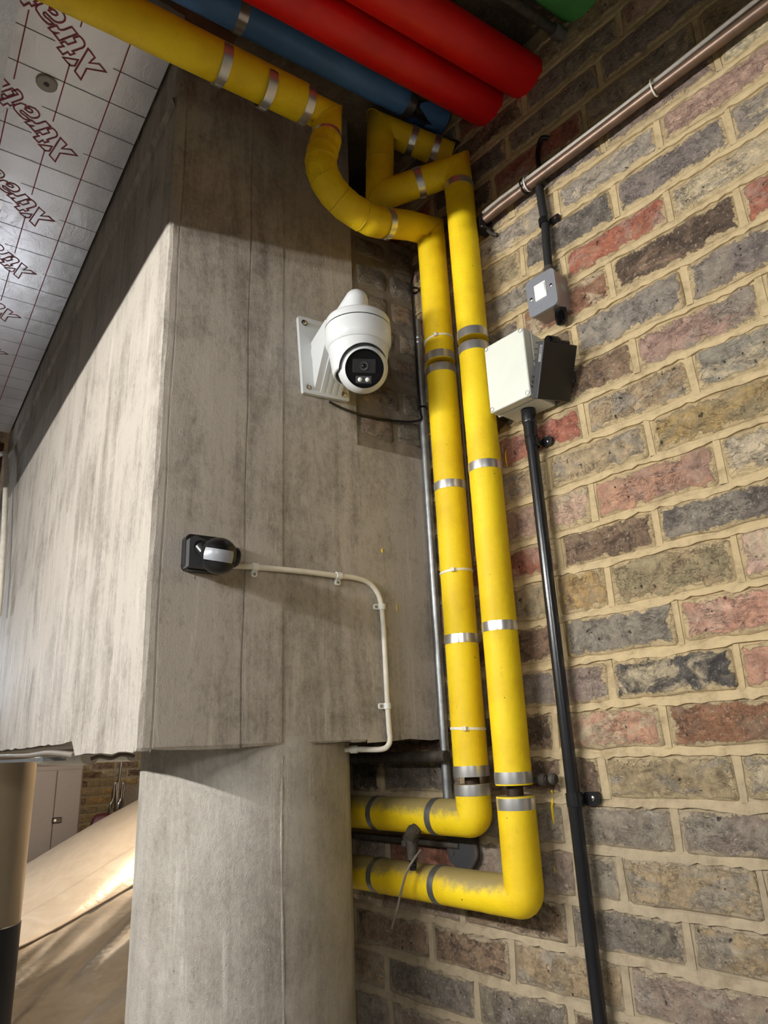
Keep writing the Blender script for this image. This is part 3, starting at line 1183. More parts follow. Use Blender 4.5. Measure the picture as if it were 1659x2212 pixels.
# h : upright stem with an arched leg, further along the word
u = dirx
v_up = Vector((u.y, -u.x))
v_up = -v_up if v_up.y < 0 else v_up
hb = GL['t2'][0][9] + u * 0.012
GL['h'] = [[hb, hb + v_up * 0.075, hb + v_up * 0.075 + u * 0.016, hb + v_up * 0.05 + u * 0.016, hb + v_up * 0.052 + u * 0.03, hb + v_up * 0.042 + u * 0.042,
            hb + u * 0.042, hb + u * 0.026, hb + v_up * 0.036 + u * 0.026, hb + v_up * 0.036 + u * 0.016, hb + u * 0.016]]
ROWP = 0.2695
xc_text = [Vector(bd((1240, 880))), Vector(bd((335, 75)))]
for row in range(-1, 8):
    for k, polys in GL.items():
        m = MB()
        for poly in polys:
            q = [(p.x, p.y + row * ROWP) for p in poly]
            if max(p[0] for p in q) < BX0 + 0.01:
                continue
            if max(p[1] for p in q) > BY1 - 0.01 or min(p[1] for p in q) < BY0 + 0.01:
                continue
            q = [(max(p[0], BX0 + 0.002), p[1]) for p in q]
            m.ribbon(q, 0.0036, ZP)
        if m.v:
            m.build('printed_letter', M['print_red'], ib)
# grid of printed lines, broken where the lettering runs
ta = Vector(bd((1240, 880)))
tb = ta + u * 0.34


def near_text(x, y):
    for row in range(-1, 9):
        a = ta + Vector((0, row * ROWP))
        q = Vector((x, y)) - a
        s = q.dot(u)
        w = abs(q.dot(v_up))
        if -0.028 < s < 0.36 and w < 0.036:
            return True
    return False


def dashed(x0, y0, x1, y1, w, mb):
    n = int(max(abs(x1 - x0), abs(y1 - y0)) / 0.006)
    run = None
    for i in range(n + 1):
        x = x0 + (x1 - x0) * i / n
        y = y0 + (y1 - y0) * i / n
        ok = not near_text(x, y)
        if ok and run is None:
            run = (x, y)
        if (not ok or i == n) and run is not None:
            if abs(x - run[0]) + abs(y - run[1]) > 0.008:
                MB().ribbon([run, (x, y)], w, ZP, False).build('printed_line', mb, ib)
            run = None


for k in range(-3, 30):
    y = 1.2420 + 0.0905 * k
    if BY0 < y < BY1:
        dashed(BX0, y, BX1, y, 0.0016, M['print_dark'])
for x in (0.0505, 0.1425, 0.2365):
    dashed(x, BY0, x, BY1, 0.0026, M['print_red'])
# fixing washer
wx, wy = 0.111, 1.354
wsh = MB().lathe([(0.0215, ZB - 0.0015), (0.0215, ZB - 0.004), (0.0195, ZB - 0.0055), (0.0062, ZB - 0.0045), (0.0056, ZB - 0.0005), (0.0, ZB - 0.0005)], 32, Matrix.Translation((wx, wy, 0)), True, False)
wo = wsh.build('washer', simple('washer_plastic', (168, 160, 146), 0.55, 0, 0.03), ib)
MB().lathe([(0.0048, ZB - 0.0008), (0.0048, ZB - 0.0025), (0.0015, ZB - 0.0028), (0.0012, ZB - 0.0015), (0, ZB - 0.0015)], 16, Matrix.Translation((wx, wy, 0)), False, False).build('screw_head', M['black'], wo)

# ------------------------------------------------------------------ lagged pipes
def wobble(path, r, seed, amp=0.012):
    rr = random.Random(seed)
    ph = rr.uniform(0, 6)
    return [r * (1 + amp * math.sin(i * 1.3 + ph) * rr.uniform(0.4, 1.0)) for i in range(len(path))]


def line(a, b, n):
    a = Vector(a)
    b = Vector(b)
    return [a + (b - a) * i / n for i in range(n + 1)]


def section(root, a, b, r, mat='yellow', name='pipe_section', seed=1, caps=True):
    n = max(4, int((Vector(b) - Vector(a)).length / 0.03))
    p = line(a, b, n)
    return MB().tube(p, wobble(p, r, seed, 0.006), 32, caps).build(name, M[mat], root)


def band(root, c, d, r, w=0.0175, tongue=True, mat='band'):
    c = Vector(c)
    d = Vector(d).normalized()
    o = frameM(c, Vector((-1, -1, 0.1)), d)
    m = MB().lathe([(r - 0.0006, -w / 2), (r + 0.0010, -w / 2), (r + 0.0013, 0), (r + 0.0010, w / 2), (r - 0.0006, w / 2)], 40, o, True, False)
    b = m.build('band', M[mat], root)
    if tongue:
        t = MB().box((r * math.cos(2.5), r * math.sin(2.5), 0), (0.001, 0.001, 0.001), o)
        t = MB()
        mm = o @ Matrix.Rotation(2.2, 4, 'Z')
        t.rbox((r + 0.002, 0, 0), (0.0018, 0.012, w * 0.82), 0.0006, 1, mm)
        t.build('buckle', M[mat], b)
    return b


def tie(root, c, d, r, tilt=0.0, mat='tie_white'):
    c = Vector(c)
    d = Vector(d).normalized()
    o = frameM(c, Vector((-1, -0.8, 0.0)), d) @ Matrix.Rotation(tilt, 4, 'X')
    m = MB().lathe([(r - 0.0005, -0.0022), (r + 0.0012, -0.0022), (r + 0.0012, 0.0022), (r - 0.0005, 0.0022)], 36, o, False, False)
    b = m.build('cable_tie', M[mat], root)
    MB().rbox((r + 0.003, 0.0, 0), (0.006, 0.007, 0.008), 0.001, 1, o).build('tie_head', M[mat], b)
    return b


def bend(root, pts, r, fil, mat='yellow', name='elbow', seed=1, n=10):
    p = fillet(pts, fil, n)
    return MB().tube(p, wobble(p, r, seed, 0.008), 32, True).build(name, M[mat], root)


def seam(root, c, nrm, r, squash=1.0):
    """raised lap line of the cloth round a straight or curved part"""
    o = frameM(Vector(c), Vector((-1, -1, 0.3)), Vector(nrm))
    pts = [o @ Vector((r * math.cos(a), r * math.sin(a), 0)) for a in [2 * math.pi * k / 28 for k in range(28)]]
    return MB().tube(pts, 0.0009, 6, False, True).build('lap_seam', M['seam'], root)


def mitre_seam(root, a, c, b, r):
    """raised lap line in the plane of a mitred elbow a-c-b"""
    a, c, b = Vector(a), Vector(c), Vector(b)
    d1 = (c - a).normalized()
    d2 = (b - c).normalized()
    t = (d1 + d2).normalized()
    bv = (d2 - d1).normalized()
    sv = t.cross(bv)
    cs = t.dot(d1)
    pts = [c + bv * (r * math.cos(q) / cs) + sv * (r * math.sin(q)) for q in [2 * math.pi * k / 36 for k in range(36)]]
    return MB().tube(pts, 0.0011, 6, False, True).build('lap_seam', M['seam'], root)


def mitre(root, a, c, b, r, seed=1, mat='yellow', rnd=0.0):
    pts = [Vector(a), Vector(a).lerp(Vector(c), 0.5), Vector(c), Vector(c).lerp(Vector(b), 0.5), Vector(b)]
    MB().tube(pts, wobble(pts, r, seed, 0.006), 32, True).build('elbow', M[mat], root)
    mitre_seam(root, a, c, b, r)


PR = 0.0308
# ---- pipe 1: along under the soffit, down, round a bend, down the corner and back along the wall
A = Vector((0.874, 1.003, 0))


def zl(py, px):
    return onY((px, py), A.y).z


p1 = thing('yellow_pipe', (A.x, A.y, -0.14), 'yellow lagged pipe running under the soffit, round a curved bend and down the corner', 'pipe', 'yellow lagged pipes')
RT = 0.0385
e1 = Vector((0.607, 1.0, 1.272))
section(p1, (-0.25, 1.0, 1.243), e1 + Vector((-0.062, 0, -0.002)), RT, seed=2)
band(p1, onY((478, 139), 1.0), (1, 0, 0.034), RT, 0.0185)
band(p1, onY((574, 191), 1.0), (1, 0, 0.034), RT, 0.0185)
band(p1, onY((657, 226), 1.0), (1, 0, 0.034), RT * 0.985, 0.018)
mitre(p1, e1 + Vector((-0.064, 0, -0.006)), e1 + Vector((0, 0, -0.004)), (0.604, 1.0, 1.200), 0.0312, 3)
band(p1, (0.604, 1.0, 1.208), (0.03, 0, -1), 0.0305, 0.014)
cv = smooth_path([(0.604, 1.0, 1.206), (0.594, 1.0, 1.165), (0.590, 1.0, 1.128), (0.606, 1.0, 1.088), (0.645, 1.0, 1.058), (0.700, 1.0, 1.047), (0.735, 1.0, 1.052)], 8)
MB().tube(cv, wobble(cv, 0.0322, 5, 0.02), 32, True).build('bend', M['yellow'], p1)
for q in (8, 14, 22, 30, 38):
    seam(p1, cv[q], cv[q + 1] - cv[q - 1], 0.0324)
e2 = Vector((0.874, 1.003, 1.100))
section(p1, cv[-1] + Vector((-0.004, 0, 0)), (0.815, 1.0, 1.080), 0.0312, seed=6)
band(p1, (0.746, 1.0, 1.0560), (0.084, 0, 0.028), 0.0316, 0.016)
mitre(p1, (0.810, 1.0, 1.078), e2 + Vector((0, 0, -0.006)), (0.874, 1.003, 1.045), 0.0310, 7)
g1a, g1b = zl(781, 953), zl(804, 956)
gc1 = (g1a + g1b) / 2
section(p1, (A.x, A.y, 1.05), (A.x, A.y, gc1 + 0.006), PR, seed=8)
MB().tube([(A.x, A.y, gc1 + 0.02), (A.x, A.y, gc1 - 0.02)], 0.013, 16).build('inner_pipe', M['core'], p1)
band(p1, (A.x, A.y, gc1 + 0.0155), (0, 0, 1), PR, 0.0175, False)
band(p1, (A.x, A.y, gc1 - 0.0150), (0, 0, 1), PR, 0.0175)
g2a = zl(1684, 1022)
section(p1, (A.x, A.y, gc1 - 0.006), (A.x, A.y, g2a + 0.006), PR, seed=9)
MB().tube([(A.x, A.y, g2a + 0.02), (A.x, A.y, g2a - 0.02)], 0.013, 16).build('inner_pipe', M['core'], p1)
for (px, py) in ((972, 1054), (994, 1382)):
    band(p1, (A.x, A.y, zl(py, px)), (0, 0, 1), PR, 0.0165)
for (px, py, tl) in ((952, 741, 0.12), (985, 1238, 0.05), (1010, 1574, -0.05)):
    tie(p1, (A.x, A.y, zl(py, px)), (0, 0, 1), PR, tl)
band(p1, (A.x, A.y, g2a + 0.0145), (0, 0, 1), PR, 0.018, False)
band(p1, (A.x, A.y, g2a - 0.0160), (0, 0, 1), PR, 0.018)
HZ1 = zl(1768, 1030)
bk = WT * 1.0
c1 = Vector((A.x, A.y, HZ1))
bend(p1, [(A.x, A.y, g2a - 0.007), c1, c1 + bk * 0.075], PR, 0.014, seed=10, n=7, mat='yellow_dusty')
h1 = c1 + bk * 0.07
section(p1, h1, c1 + bk * 0.62, PR, 'yellow_dusty', seed=11)


def along(p, c, px):
    """distance along the horizontal run whose axis shows at column px"""
    best = None
    for k in range(0, 700):
        q = c + bk * (k * 0.001)
        d = (RR[0][0] * q.x + RR[0][1] * q.y + RR[0][2] * q.z, RR[2][0] * q.x + RR[2][1] * q.y + RR[2][2] * q.z)
        x = PX + F * d[0] / d[1]
        if best is None or abs(x - px) < best[0]:
            best = (abs(x - px), k * 0.001)
    return best[1]


for px in (820, 948):
    band(p1, c1 + bk * along(None, c1, px), bk, PR, 0.014, True, 'galv')

# ---- pipe 2: out of the brick wall, down, across and down the wall
Bp = Vector((0.884, 0.910, 0))


def zr(py, px):
    return onY((px, py), Bp.y).z


p2 = thing('yellow_pipe', (Bp.x, Bp.y, -0.28), 'yellow lagged pipe coming out of the brick wall and straight down beside it', 'pipe', 'yellow lagged pipes')
q0 = onwall((972, 338), 0.002)
q1 = Vector((0.772, 1.035, 1.362))
q2 = Vector((0.760, 1.035, 1.160))
q3 = Vector((0.884, 0.912, 1.197))
dq = (q1 - q0).normalized()
section(p2, q0, q1 - dq * 0.062, 0.0320, seed=12)
band(p2, q0 + dq * ((q1 - q0).length * 0.55), dq, 0.0322, 0.015)
band(p2, q0 + dq * 0.040, dq, 0.0322, 0.015)
MB().tube([onwall((972, 338), -0.01), onwall((972, 338), 0.005)], 0.038, 28).build('wall_sleeve', M['black_matt'], p2)  # black collar stands in for the shade of the hole round the pipe
mitre(p2, q1 - dq * 0.064, q1, (q1 * 0.45 + q2 * 0.55), 0.0314, 13)
mitre(p2, (q1 * 0.47 + q2 * 0.53), q2, q2 + (q3 - q2) * 0.48, 0.0312, 14)
dd = (q3 - q2).normalized()
seam(p2, (q1 * 0.46 + q2 * 0.54), (0, 0, 1), 0.0320)
mitre(p2, q2 + (q3 - q2) * 0.46, q3, (Bp.x, Bp.y, 1.128), 0.0310, 15)
band(p2, q2 + dd * ((q3 - q2).length * 0.52), dd, 0.0314, 0.0155)
band(p2, (Bp.x, Bp.y, zr(408, 993)), (0, 0, 1), PR, 0.0155)
k1 = (zr(731, 1021) + zr(757, 1022)) / 2
section(p2, (Bp.x, Bp.y, 1.135), (Bp.x, Bp.y, k1 + 0.007), PR, seed=16)
MB().tube([(Bp.x, Bp.y, k1 + 0.02), (Bp.x, Bp.y, k1 - 0.02)], 0.013, 16).build('inner_pipe', M['core'], p2)
band(p2, (Bp.x, Bp.y, k1 + 0.0165), (0, 0, 1), PR, 0.0185, False)
band(p2, (Bp.x, Bp.y, k1 - 0.0160), (0, 0, 1), PR, 0.0185, False)
k2 = zr(1706, 1114)
section(p2, (Bp.x, Bp.y, k1 - 0.006), (Bp.x, Bp.y, k2 + 0.008), PR, seed=17)
MB().tube([(Bp.x, Bp.y, k2 + 0.02), (Bp.x, Bp.y, k2 - 0.02)], 0.014, 16).build('inner_pipe', M['core'], p2)
for (px, py) in ((1047, 1012), (1080, 1355)):
    band(p2, (Bp.x, Bp.y, zr(py, px)), (0, 0, 1), PR, 0.0165)
band(p2, (Bp.x, Bp.y, k2 + 0.0195), (0, 0, 1), PR, 0.0180, False)
band(p2, (Bp.x, Bp.y, k2 - 0.0205), (0, 0, 1), PR, 0.0180, False)
HZ2 = zr(1938, 1142)
c2v = Vector((Bp.x, Bp.y, HZ2))
bend(p2, [(Bp.x, Bp.y, k2 - 0.009), c2v, c2v + bk * 0.075], PR + 0.0004, 0.014, seed=18, n=7, mat='yellow_dusty')
section(p2, c2v + bk * 0.07, c2v + bk * 0.66, PR, 'yellow_dusty', seed=19)
for px in (822, 955):
    band(p2, c2v + bk * along(None, c2v, px), bk, PR, 0.014, True, 'galv')

# ---- painted pipes under the soffit
PD = Vector((math.cos(-0.038), math.sin(-0.038), 0))


def ceiling_pipe(name, end_px, r, mat, label, off=0.0, zfix=None, length=1.6, cat='pipe'):
    e = onwall(end_px, off)
    if zfix is not None:
        e = Vector((e.x, e.y, zfix))
    root = thing(name, e, label, cat)
    p = line(e + PD * 0.03, e - PD * length, 24)
    MB().tube(p, wobble(p, r, 3, 0.004), 36, True).build('pipe_section', M[mat], root)
    return root, e


rp1, re1 = ceiling_pipe('red_pipe', (1056, 232), 0.0445, 'red', 'lower red painted pipe entering the brick wall, next to the blue one')
rp2, re2 = ceiling_pipe('red_pipe', (1136, 168), 0.0450, 'red', 'upper red painted pipe entering the brick wall, next to the green one')
gp, ge = ceiling_pipe('green_pipe', (1256, -8), 0.052, 'green', 'green painted pipe at the top edge, entering the brick wall')
# blue pipe with a bare clamped length and a torn end
be = onwall((958, 262), 0.0)
bp = thing('blue_pipe', be, 'blue painted pipe with torn lagging at its end beside the red pipe', 'pipe')
RB = 0.034


def bluex(px):
    best = None
    for k in range(0, 1500):
        q = be - PD * (k * 0.001)
        x = PX + F * (RR[0][0] * q.x + RR[0][1] * q.y + RR[0][2] * q.z) / (RR[2][0] * q.x + RR[2][1] * q.y + RR[2][2] * q.z)
        if best is None or abs(x - px) < best[0]:
            best = (abs(x - px), k * 0.001)
    return best[1]


s_bare = bluex(872)
p = line(be - PD * s_bare, be - PD * 1.7, 22)
MB().tube(p, wobble(p, RB, 4, 0.006), 32).build('pipe_section', M['blue'], bp)
MB().tube([be + PD * 0.03, be - PD * (s_bare + 0.03)], 0.017, 20).build('inner_pipe', M['iron'], bp)
band(bp, be - PD * (s_bare - 0.012), PD, 0.0275, 0.022, True, 'galv')
tr = random.Random(8)
tn = MB()
nseg = 26


def torn(i, j):
    a = 2 * math.pi * i / nseg
    s = [0.004, 0.025, 0.05, s_bare * 0.72][j] if j < 3 else s_bare * (0.55 + 0.28 * math.sin(a * 3 + 1) + tr.uniform(-0.08, 0.08))
    r = RB * (0.98 + (0.10 * math.sin(a * 5) if j == 3 else tr.uniform(-0.02, 0.02)))
    o = frameM(be - PD * s, Vector((0, 0, 1)), PD)
    return o @ Vector((r * math.cos(a), r * math.sin(a), 0))


tn.grid(nseg, 3, torn, True)
tn.build('torn_lagging', M['blue'], bp)
band(bp, be - PD * bluex(520), PD, RB, 0.02)
band(rp1, re1 - PD * 0.86, PD, 0.0447, 0.02)
# small dark conduit with a bright coupling above the red pipes
sc_e = onwall((1216, 78), 0.0)
sc = thing('ceiling_conduit', sc_e, 'thin dark conduit with a pale coupling ending at the brick wall beside the green pipe', 'conduit')
MB().tube([sc_e + PD * 0.02, sc_e - PD * 0.8], 0.010, 14).build('conduit', M['iron'], sc)
MB().tube([sc_e + PD * 0.0, sc_e - PD * 0.03], 0.0145, 18).build('coupling', M['galv'], sc)
# brown stain patch on the soffit
st = MB()
sr = random.Random(5)
pc = onZ((440, 40), ZS - 0.002)
pts = []
for k in range(18):
    a = 2 * math.pi * k / 18
    pts.append((pc.x + 0.075 * math.cos(a) * sr.uniform(0.75, 1.1), pc.y + 0.10 * math.sin(a) * sr.uniform(0.75, 1.1)))
st.prism(pts, 0.004, None, ZS - 0.004)
sto = st.build('rust_stain', M['rust'], bpy.data.objects['ceiling'])

# ------------------------------------------------------------------ conduits and cables on the brick wall
cz = [tz(pz, 0.028) for pz in ((1256, 312), (1650, 14), (1139, 412), (1066, 478))]
ca = W(cz[0][0], cz[0][1], 0.028)
t_r, t_l = -0.1, tz((1048, 497), 0.028)[0]


def cond_pt(t):
    # straight line through the measured points, drooping a little at the far end
    base = cz[0][1] + (t - cz[0][0]) * (cz[1][1] - cz[0][1]) / (cz[1][0] - cz[0][0])
    return base - max(0.0, t - 0.74) * 0.12


ts = [t_r + (t_l - t_r) * k / 20 for k in range(21)]
wc = thing('wall_conduit', W(0.6, cond_pt(0.6), 0.028), 'dull brown conduit running level along the brick wall under the pale cable', 'conduit')
MB().tube([W(t, cond_pt(t), 0.026) for t in ts], 0.0098, 18).build('conduit', M['conduit_brown'], wc)
jl = W(t_l, cond_pt(t_l), 0.022)
MB().rbox((0, 0, 0), (0.026, 0.034, 0.036), 0.005, 2, wallM(t_l + 0.010, cond_pt(t_l) - 0.006, 0.020)).build('end_clip', M['black'], wc)
MB().tube([W(t_l + 0.002, cond_pt(t_l) - 0.02, 0.018), W(t_l - 0.006, cond_pt(t_l) - 0.034, 0.014), W(t_l - 0.016, cond_pt(t_l) - 0.040, 0.010)], 0.0042, 10).build('fixing_screw', M['iron'], wc)
wcab = MB()
pth = [W(t, cond_pt(t) + 0.0145 + (0.004 * math.sin(t * 9)), 0.030 + 0.001 * math.sin(t * 14)) for t in ts]
wcab.tube(smooth_path(pth, 3), 0.0043, 10)
wco = tag(wcab.build('white_cable', M['cable_white']), 'thin pale cable tied on top of the brown conduit along the brick wall', 'cable')


def cond_tie(t, mat, label):
    c = W(t, cond_pt(t) + 0.004, 0.027)
    o = frameM(c, Vector((0, 0, 1)), WT)
    m = MB()
    pts = [o @ Vector((0.0165 * math.cos(a), 0.0125 * math.sin(a), 0)) for a in [2 * math.pi * k / 24 for k in range(24)]]
    m.tube(pts, 0.0017, 6, False, True)
    r = m.build('cable_tie', M[mat])
    tag(r, label, 'cable tie')
    h = MB().rbox((0.019, 0.002, 0), (0.008, 0.007, 0.008), 0.0015, 1, o).build('tie_head', M[mat], r)
    return r


cond_tie(tz((1410, 178), 0.028)[0], 'tie_white', 'white cable tie holding the pale cable high on the brown conduit')
cond_tie(tz((1141, 415), 0.028)[0], 'white_clip', 'white cable tie on the brown conduit next to the black cable drop')
cond_tie(tz((1133, 420), 0.028)[0], 'black', 'black cable tie on the brown conduit next to the white one')

# black cable dropping from a hole to the switch
tbk = [tz(p_, 0.012) for p_ in ((1186, 292), (1172, 296), (1163, 312), (1160, 335), (1163, 360), (1166, 385), (1168, 405))]
bc = thing('black_cable_drop', W(*tz((1165, 380)), 0.01), 'black cable coming out of the brickwork above the brown conduit', 'cable')
MB().tube(smooth_path([W(tbk[0][0], tbk[0][1], -0.01)] + [W(a, b_, 0.010) for a, b_ in tbk[1:]], 5), 0.0048, 12).build('cable', M['black'], bc)
mb_ = MB()
a_, b_ = tz((1164, 372), 0.015)
mb_.tube([W(a_, b_ + 0.012, 0.012), W(a_, b_ - 0.030, 0.012)], [0.007, 0.012], 12)
mb_.build('boot', M['dusty_black'], bc)
sw = thing('switch_spur', wallM(*tz((1180, 640), 0.02), 0.0).to_translation(), 'grey metal clad wall switch with white rocker and black glands on the brick wall', 'switch')
sx0, sx1, sz0, sz1 = 0.612, 0.6755, 0.7505, 0.8285
sd = 0.045
ms = wallM((sx0 + sx1) / 2, (sz0 + sz1) / 2, 0.0)
wS, hS = sx1 - sx0, sz1 - sz0
MB().rbox((0, 0, sd / 2 - 0.002), (wS, hS, sd - 0.004), 0.010, 4, ms, True).build('body', simple('switch_side', (150, 138, 136), 0.34, 0.2, 0.03), sw)
fp = MB().rbox((0, 0, sd - 0.003), (wS + 0.001, hS + 0.001, 0.0065), 0.0028, 3, ms)
fpo = MB().rbox((0, 0, sd - 0.003), (wS + 0.0012, hS + 0.0012, 0.006), 0.0095, 4, ms, True).build('front_plate', M['switch_metal'], sw)
ins = MB().rbox((-0.001, 0.004, sd + 0.0008), (0.026, 0.034, 0.003), 0.0012, 2, ms).build('switch_insert', M['switch_white'], fpo)
mk = ms @ Matrix.Translation((0.005, 0.006, sd + 0.0026)) @ Matrix.Rotation(0.10, 4, 'X')
MB().rbox((0, 0, 0), (0.0115, 0.021, 0.0030), 0.0012, 2, mk).build('rocker', M['switch_white'], fpo)
for sx in (-0.0235, 0.0225):
    MB().lathe([(0.0032, sd), (0.0032, sd + 0.0012), (0.0018, sd + 0.0018), (0.0, sd + 0.0018)], 14, ms @ Matrix.Translation((sx, -0.002 if sx < 0 else 0.004, 0)), True, False).build('screw', M['chrome'], fpo)
MB().lathe([(0.0085, 0.0), (0.0085, 0.0006)], 20, ms @ Matrix.Translation((wS / 2 - 0.0002, 0.004, 0.020)) @ Matrix.Rotation(math.pi / 2, 4, 'Y')).build('knockout', M['switch_metal'], sw)
# lower gland
gm = ms @ Matrix.Translation((0.0195, -hS / 2, 0.020)) @ Matrix.Rotation(math.pi / 2, 4, 'X')
gl = MB().lathe([(0.0125, -0.001), (0.0125, 0.006)], 6, gm, False).build('gland', M['black'], sw)
MB().lathe([(0.0105, 0.006), (0.0118, 0.007), (0.0118, 0.018), (0.0105, 0.026), (0.0075, 0.0285), (0.0, 0.029)], 24, gm, True).build('gland_cap', M['black_gloss'], gl)
# upper gland and flexible conduit
gm2 = ms @ Matrix.Translation((0.0065, hS / 2, 0.020)) @ Matrix.Rotation(-math.pi / 2, 4, 'X')
g2 = MB().lathe([(0.0128, -0.002), (0.0128, 0.008), (0.0118, 0.009), (0.0105, 0.022), (0.0085, 0.026)], 24, gm2, True).build('gland', M['dusty_black'], sw)
fx = [gm2 @ Vector((0, 0, 0.02))] + [W(*tz(p_, 0.020), 0.020) for p_ in ((1180, 525), (1177, 480), (1170, 440), (1165, 405))]
fc = MB().tube(smooth_path(fx, 8), 0.0080, 18)
fco = tag(fc.build('flexible_conduit', M['black_matt']), 'short black flexible conduit between the switch and the brown conduit', 'conduit')


def p_clip(p, t, z, r, off, mat, rot=0.0, width=0.013, ear=0.019, screw='chrome', parent=None, label=None, group=None):
    """saddle clip round a conduit with one screwed ear to the right"""
    mm = wallM(t, z, off, rot)
    if parent is None:
        root = thing('pipe_clip', mm.to_translation(), label, 'clip', group)
    else:
        root = parent
    MB().lathe([(r, -width / 2), (r + 0.0028, -width / 2), (r + 0.0028, width / 2), (r, width / 2)], 26, mm @ Matrix.Rotation(math.pi / 2, 4, 'X'), False, False).build('saddle', M[mat], root)
    m2 = MB().rbox((r + ear / 2, 0, -off + 0.009), (ear + 0.006, width, 0.007), 0.006, 4, mm, True)
    eo = m2.build('ear', M[mat], root)
    MB().lathe([(0.0036, 0), (0.0036, 0.0015), (0.001, 0.002), (0, 0.001)], 14, mm @ Matrix.Translation((r + ear * 0.66, 0, -off + 0.0126)), True, False).build('screw', M[screw], eo)
    return root


a_, b_ = tz((1176, 480), 0.02)
p_clip(None, a_, b_, 0.0085, 0.020, 'black', 0.05, 0.013, 0.018, 'chrome', None, 'black saddle clip on the flexible conduit above the switch')

# ------------------------------------------------------------------ white junction box, floodlight and black conduit
jb = thing('junction_box', wallM(0.7175, 0.578, 0.0).to_translation(), 'white plastic junction box on the brick wall overlapping the yellow pipe', 'box')
jw, jh, jd = 0.095, 0.140, 0.080
mj = wallM(0.7175, 0.648, 0.0)
MB().rbox((0, 0, 0.026), (jw - 0.004, jh - 0.004, 0.052), 0.004, 2, mj).build('body', M['box_white'], jb)
MB().rbox((0, 0, 0.0535), (jw + 0.0005, jh + 0.0005, 0.005), 0.001, 1, mj).build('rim', M['box_white'], jb)
MB().rbox((0, 0, 0.0575), (jw - 0.006, jh - 0.006, 0.005), 0.001, 1, mj).build('gasket', M['box_shade'], jb)
lid = MB().rbox((0, 0, 0.069), (jw - 0.001, jh - 0.001, 0.021), 0.003, 3, mj).build('lid', M['box_white'], jb)
for sx in (-1, 1):
    for sy in (-1, 1):
        MB().lathe([(0.0044, 0.0795), (0.0044, 0.0802), (0.0036, 0.0802), (0.0034, 0.0785), (0, 0.0785)], 18, mj @ Matrix.Translation((sx * (jw / 2 - 0.0062), sy * (jh / 2 - 0.0062), 0)), True, False).build('lid_screw', M['galv'], lid)

fl_t, fl_o, fl_z = 0.6198, 0.0972, 0.6552
TLc = W(fl_t, fl_z, fl_o)
nf = -Vector((0.1537, 0.873, 0.4629)).normalized()
uf = Vector((0.9757, -0.2082, 0.0685))
uf = (uf - nf * uf.dot(nf)).normalized()
vf = nf.cross(uf)            # up within the face
vf = vf if vf.z > 0 else -vf
fw, fh = 0.0710, 0.0992
fc_ = TLc + uf * fw / 2 - vf * fh / 2
fm = Matrix(((uf.x, vf.x, nf.x, fc_.x), (uf.y, vf.y, nf.y, fc_.y), (uf.z, vf.z, nf.z, fc_.z), (0, 0, 0, 1)))
fc_ = fc_ + nf * 0.004
fm = Matrix.Translation(nf * 0.004) @ fm
fd = thing('floodlight', fc_, 'small black floodlight with cooling fins tilted beside the white junction box', 'light')
MB().rbox((0, 0, -0.0085), (fw, fh, 0.017), 0.0012, 2, fm).build('housing', M['charcoal'], fd)
MB().rbox((0.0, 0, 0.0004), (fw - 0.001, fh - 0.001, 0.0012), 0.0004, 1, fm).build('front_glass', M['flood_glass'], fd)
for k in range(10):
    y = fh / 2 - 0.0015 - k * (fh - 0.004) / 9
    thick = 0.0028
    if k == 5:
        continue
    MB().box((0, y, -0.0210), (fw - 0.001, thick, 0.010), fm).build('fin', M['charcoal'], fd)
MB().box((0, fh / 2 - 0.0015 - 5 * (fh - 0.004) / 9 + 0.002, -0.0210), (fw - 0.001, 0.0135, 0.010), fm).build('fin_block', M['charcoal'], fd)
# printed type plate on the narrow side: white outline with faint capitals
lm = fm @ Matrix(((0, 0, -1, -fw / 2 - 0.0003), (1, 0, 0, fh / 2 - 0.021), (0, -1, 0, -0.0062), (0, 0, 0, 1)))
lb = MB()
for s_ in (-1, 1):
    lb.box((0, s_ * 0.0026, 0), (0.0285, 0.0006, 0.0003), lm)
    lb.box((s_ * 0.0140, 0, 0), (0.0006, 0.0056, 0.0003), lm)


def glyph(mb, ch, x, mtx, h=0.0034, w=0.0024, t=0.00055):
    segs = {'E': 'lTmB', 'C': 'lTB', 'O': 'lrTB', 'S': 'TmBab', 'T': 'Tc', 'L': 'lB', 'I': 'c', 'D': 'lrTB'}[ch]
    for s in segs:
        if s == 'l':
            mb.box((x - w / 2, 0, 0), (t, h, 0.0003), mtx)
        elif s == 'r':
            mb.box((x + w / 2, 0, 0), (t, h, 0.0003), mtx)
        elif s == 'c':
            mb.box((x, 0, 0), (t, h, 0.0003), mtx)
        elif s == 'a':
            mb.box((x - w / 2, h / 4, 0), (t, h / 2, 0.0003), mtx)
        elif s == 'b':
            mb.box((x + w / 2, -h / 4, 0), (t, h / 2, 0.0003), mtx)
        else:
            y = {'T': h / 2, 'm': 0, 'B': -h / 2}[s]
            mb.box((x, y, 0), (w, t, 0.0003), mtx)


for i, ch in enumerate('ECOIIII'):
    glyph(lb, ch, -0.0114 + i * 0.0038, lm)
lb.build('type_label', simple('label_white', (206, 208, 210), 0.5, 0, 0.02), fd)
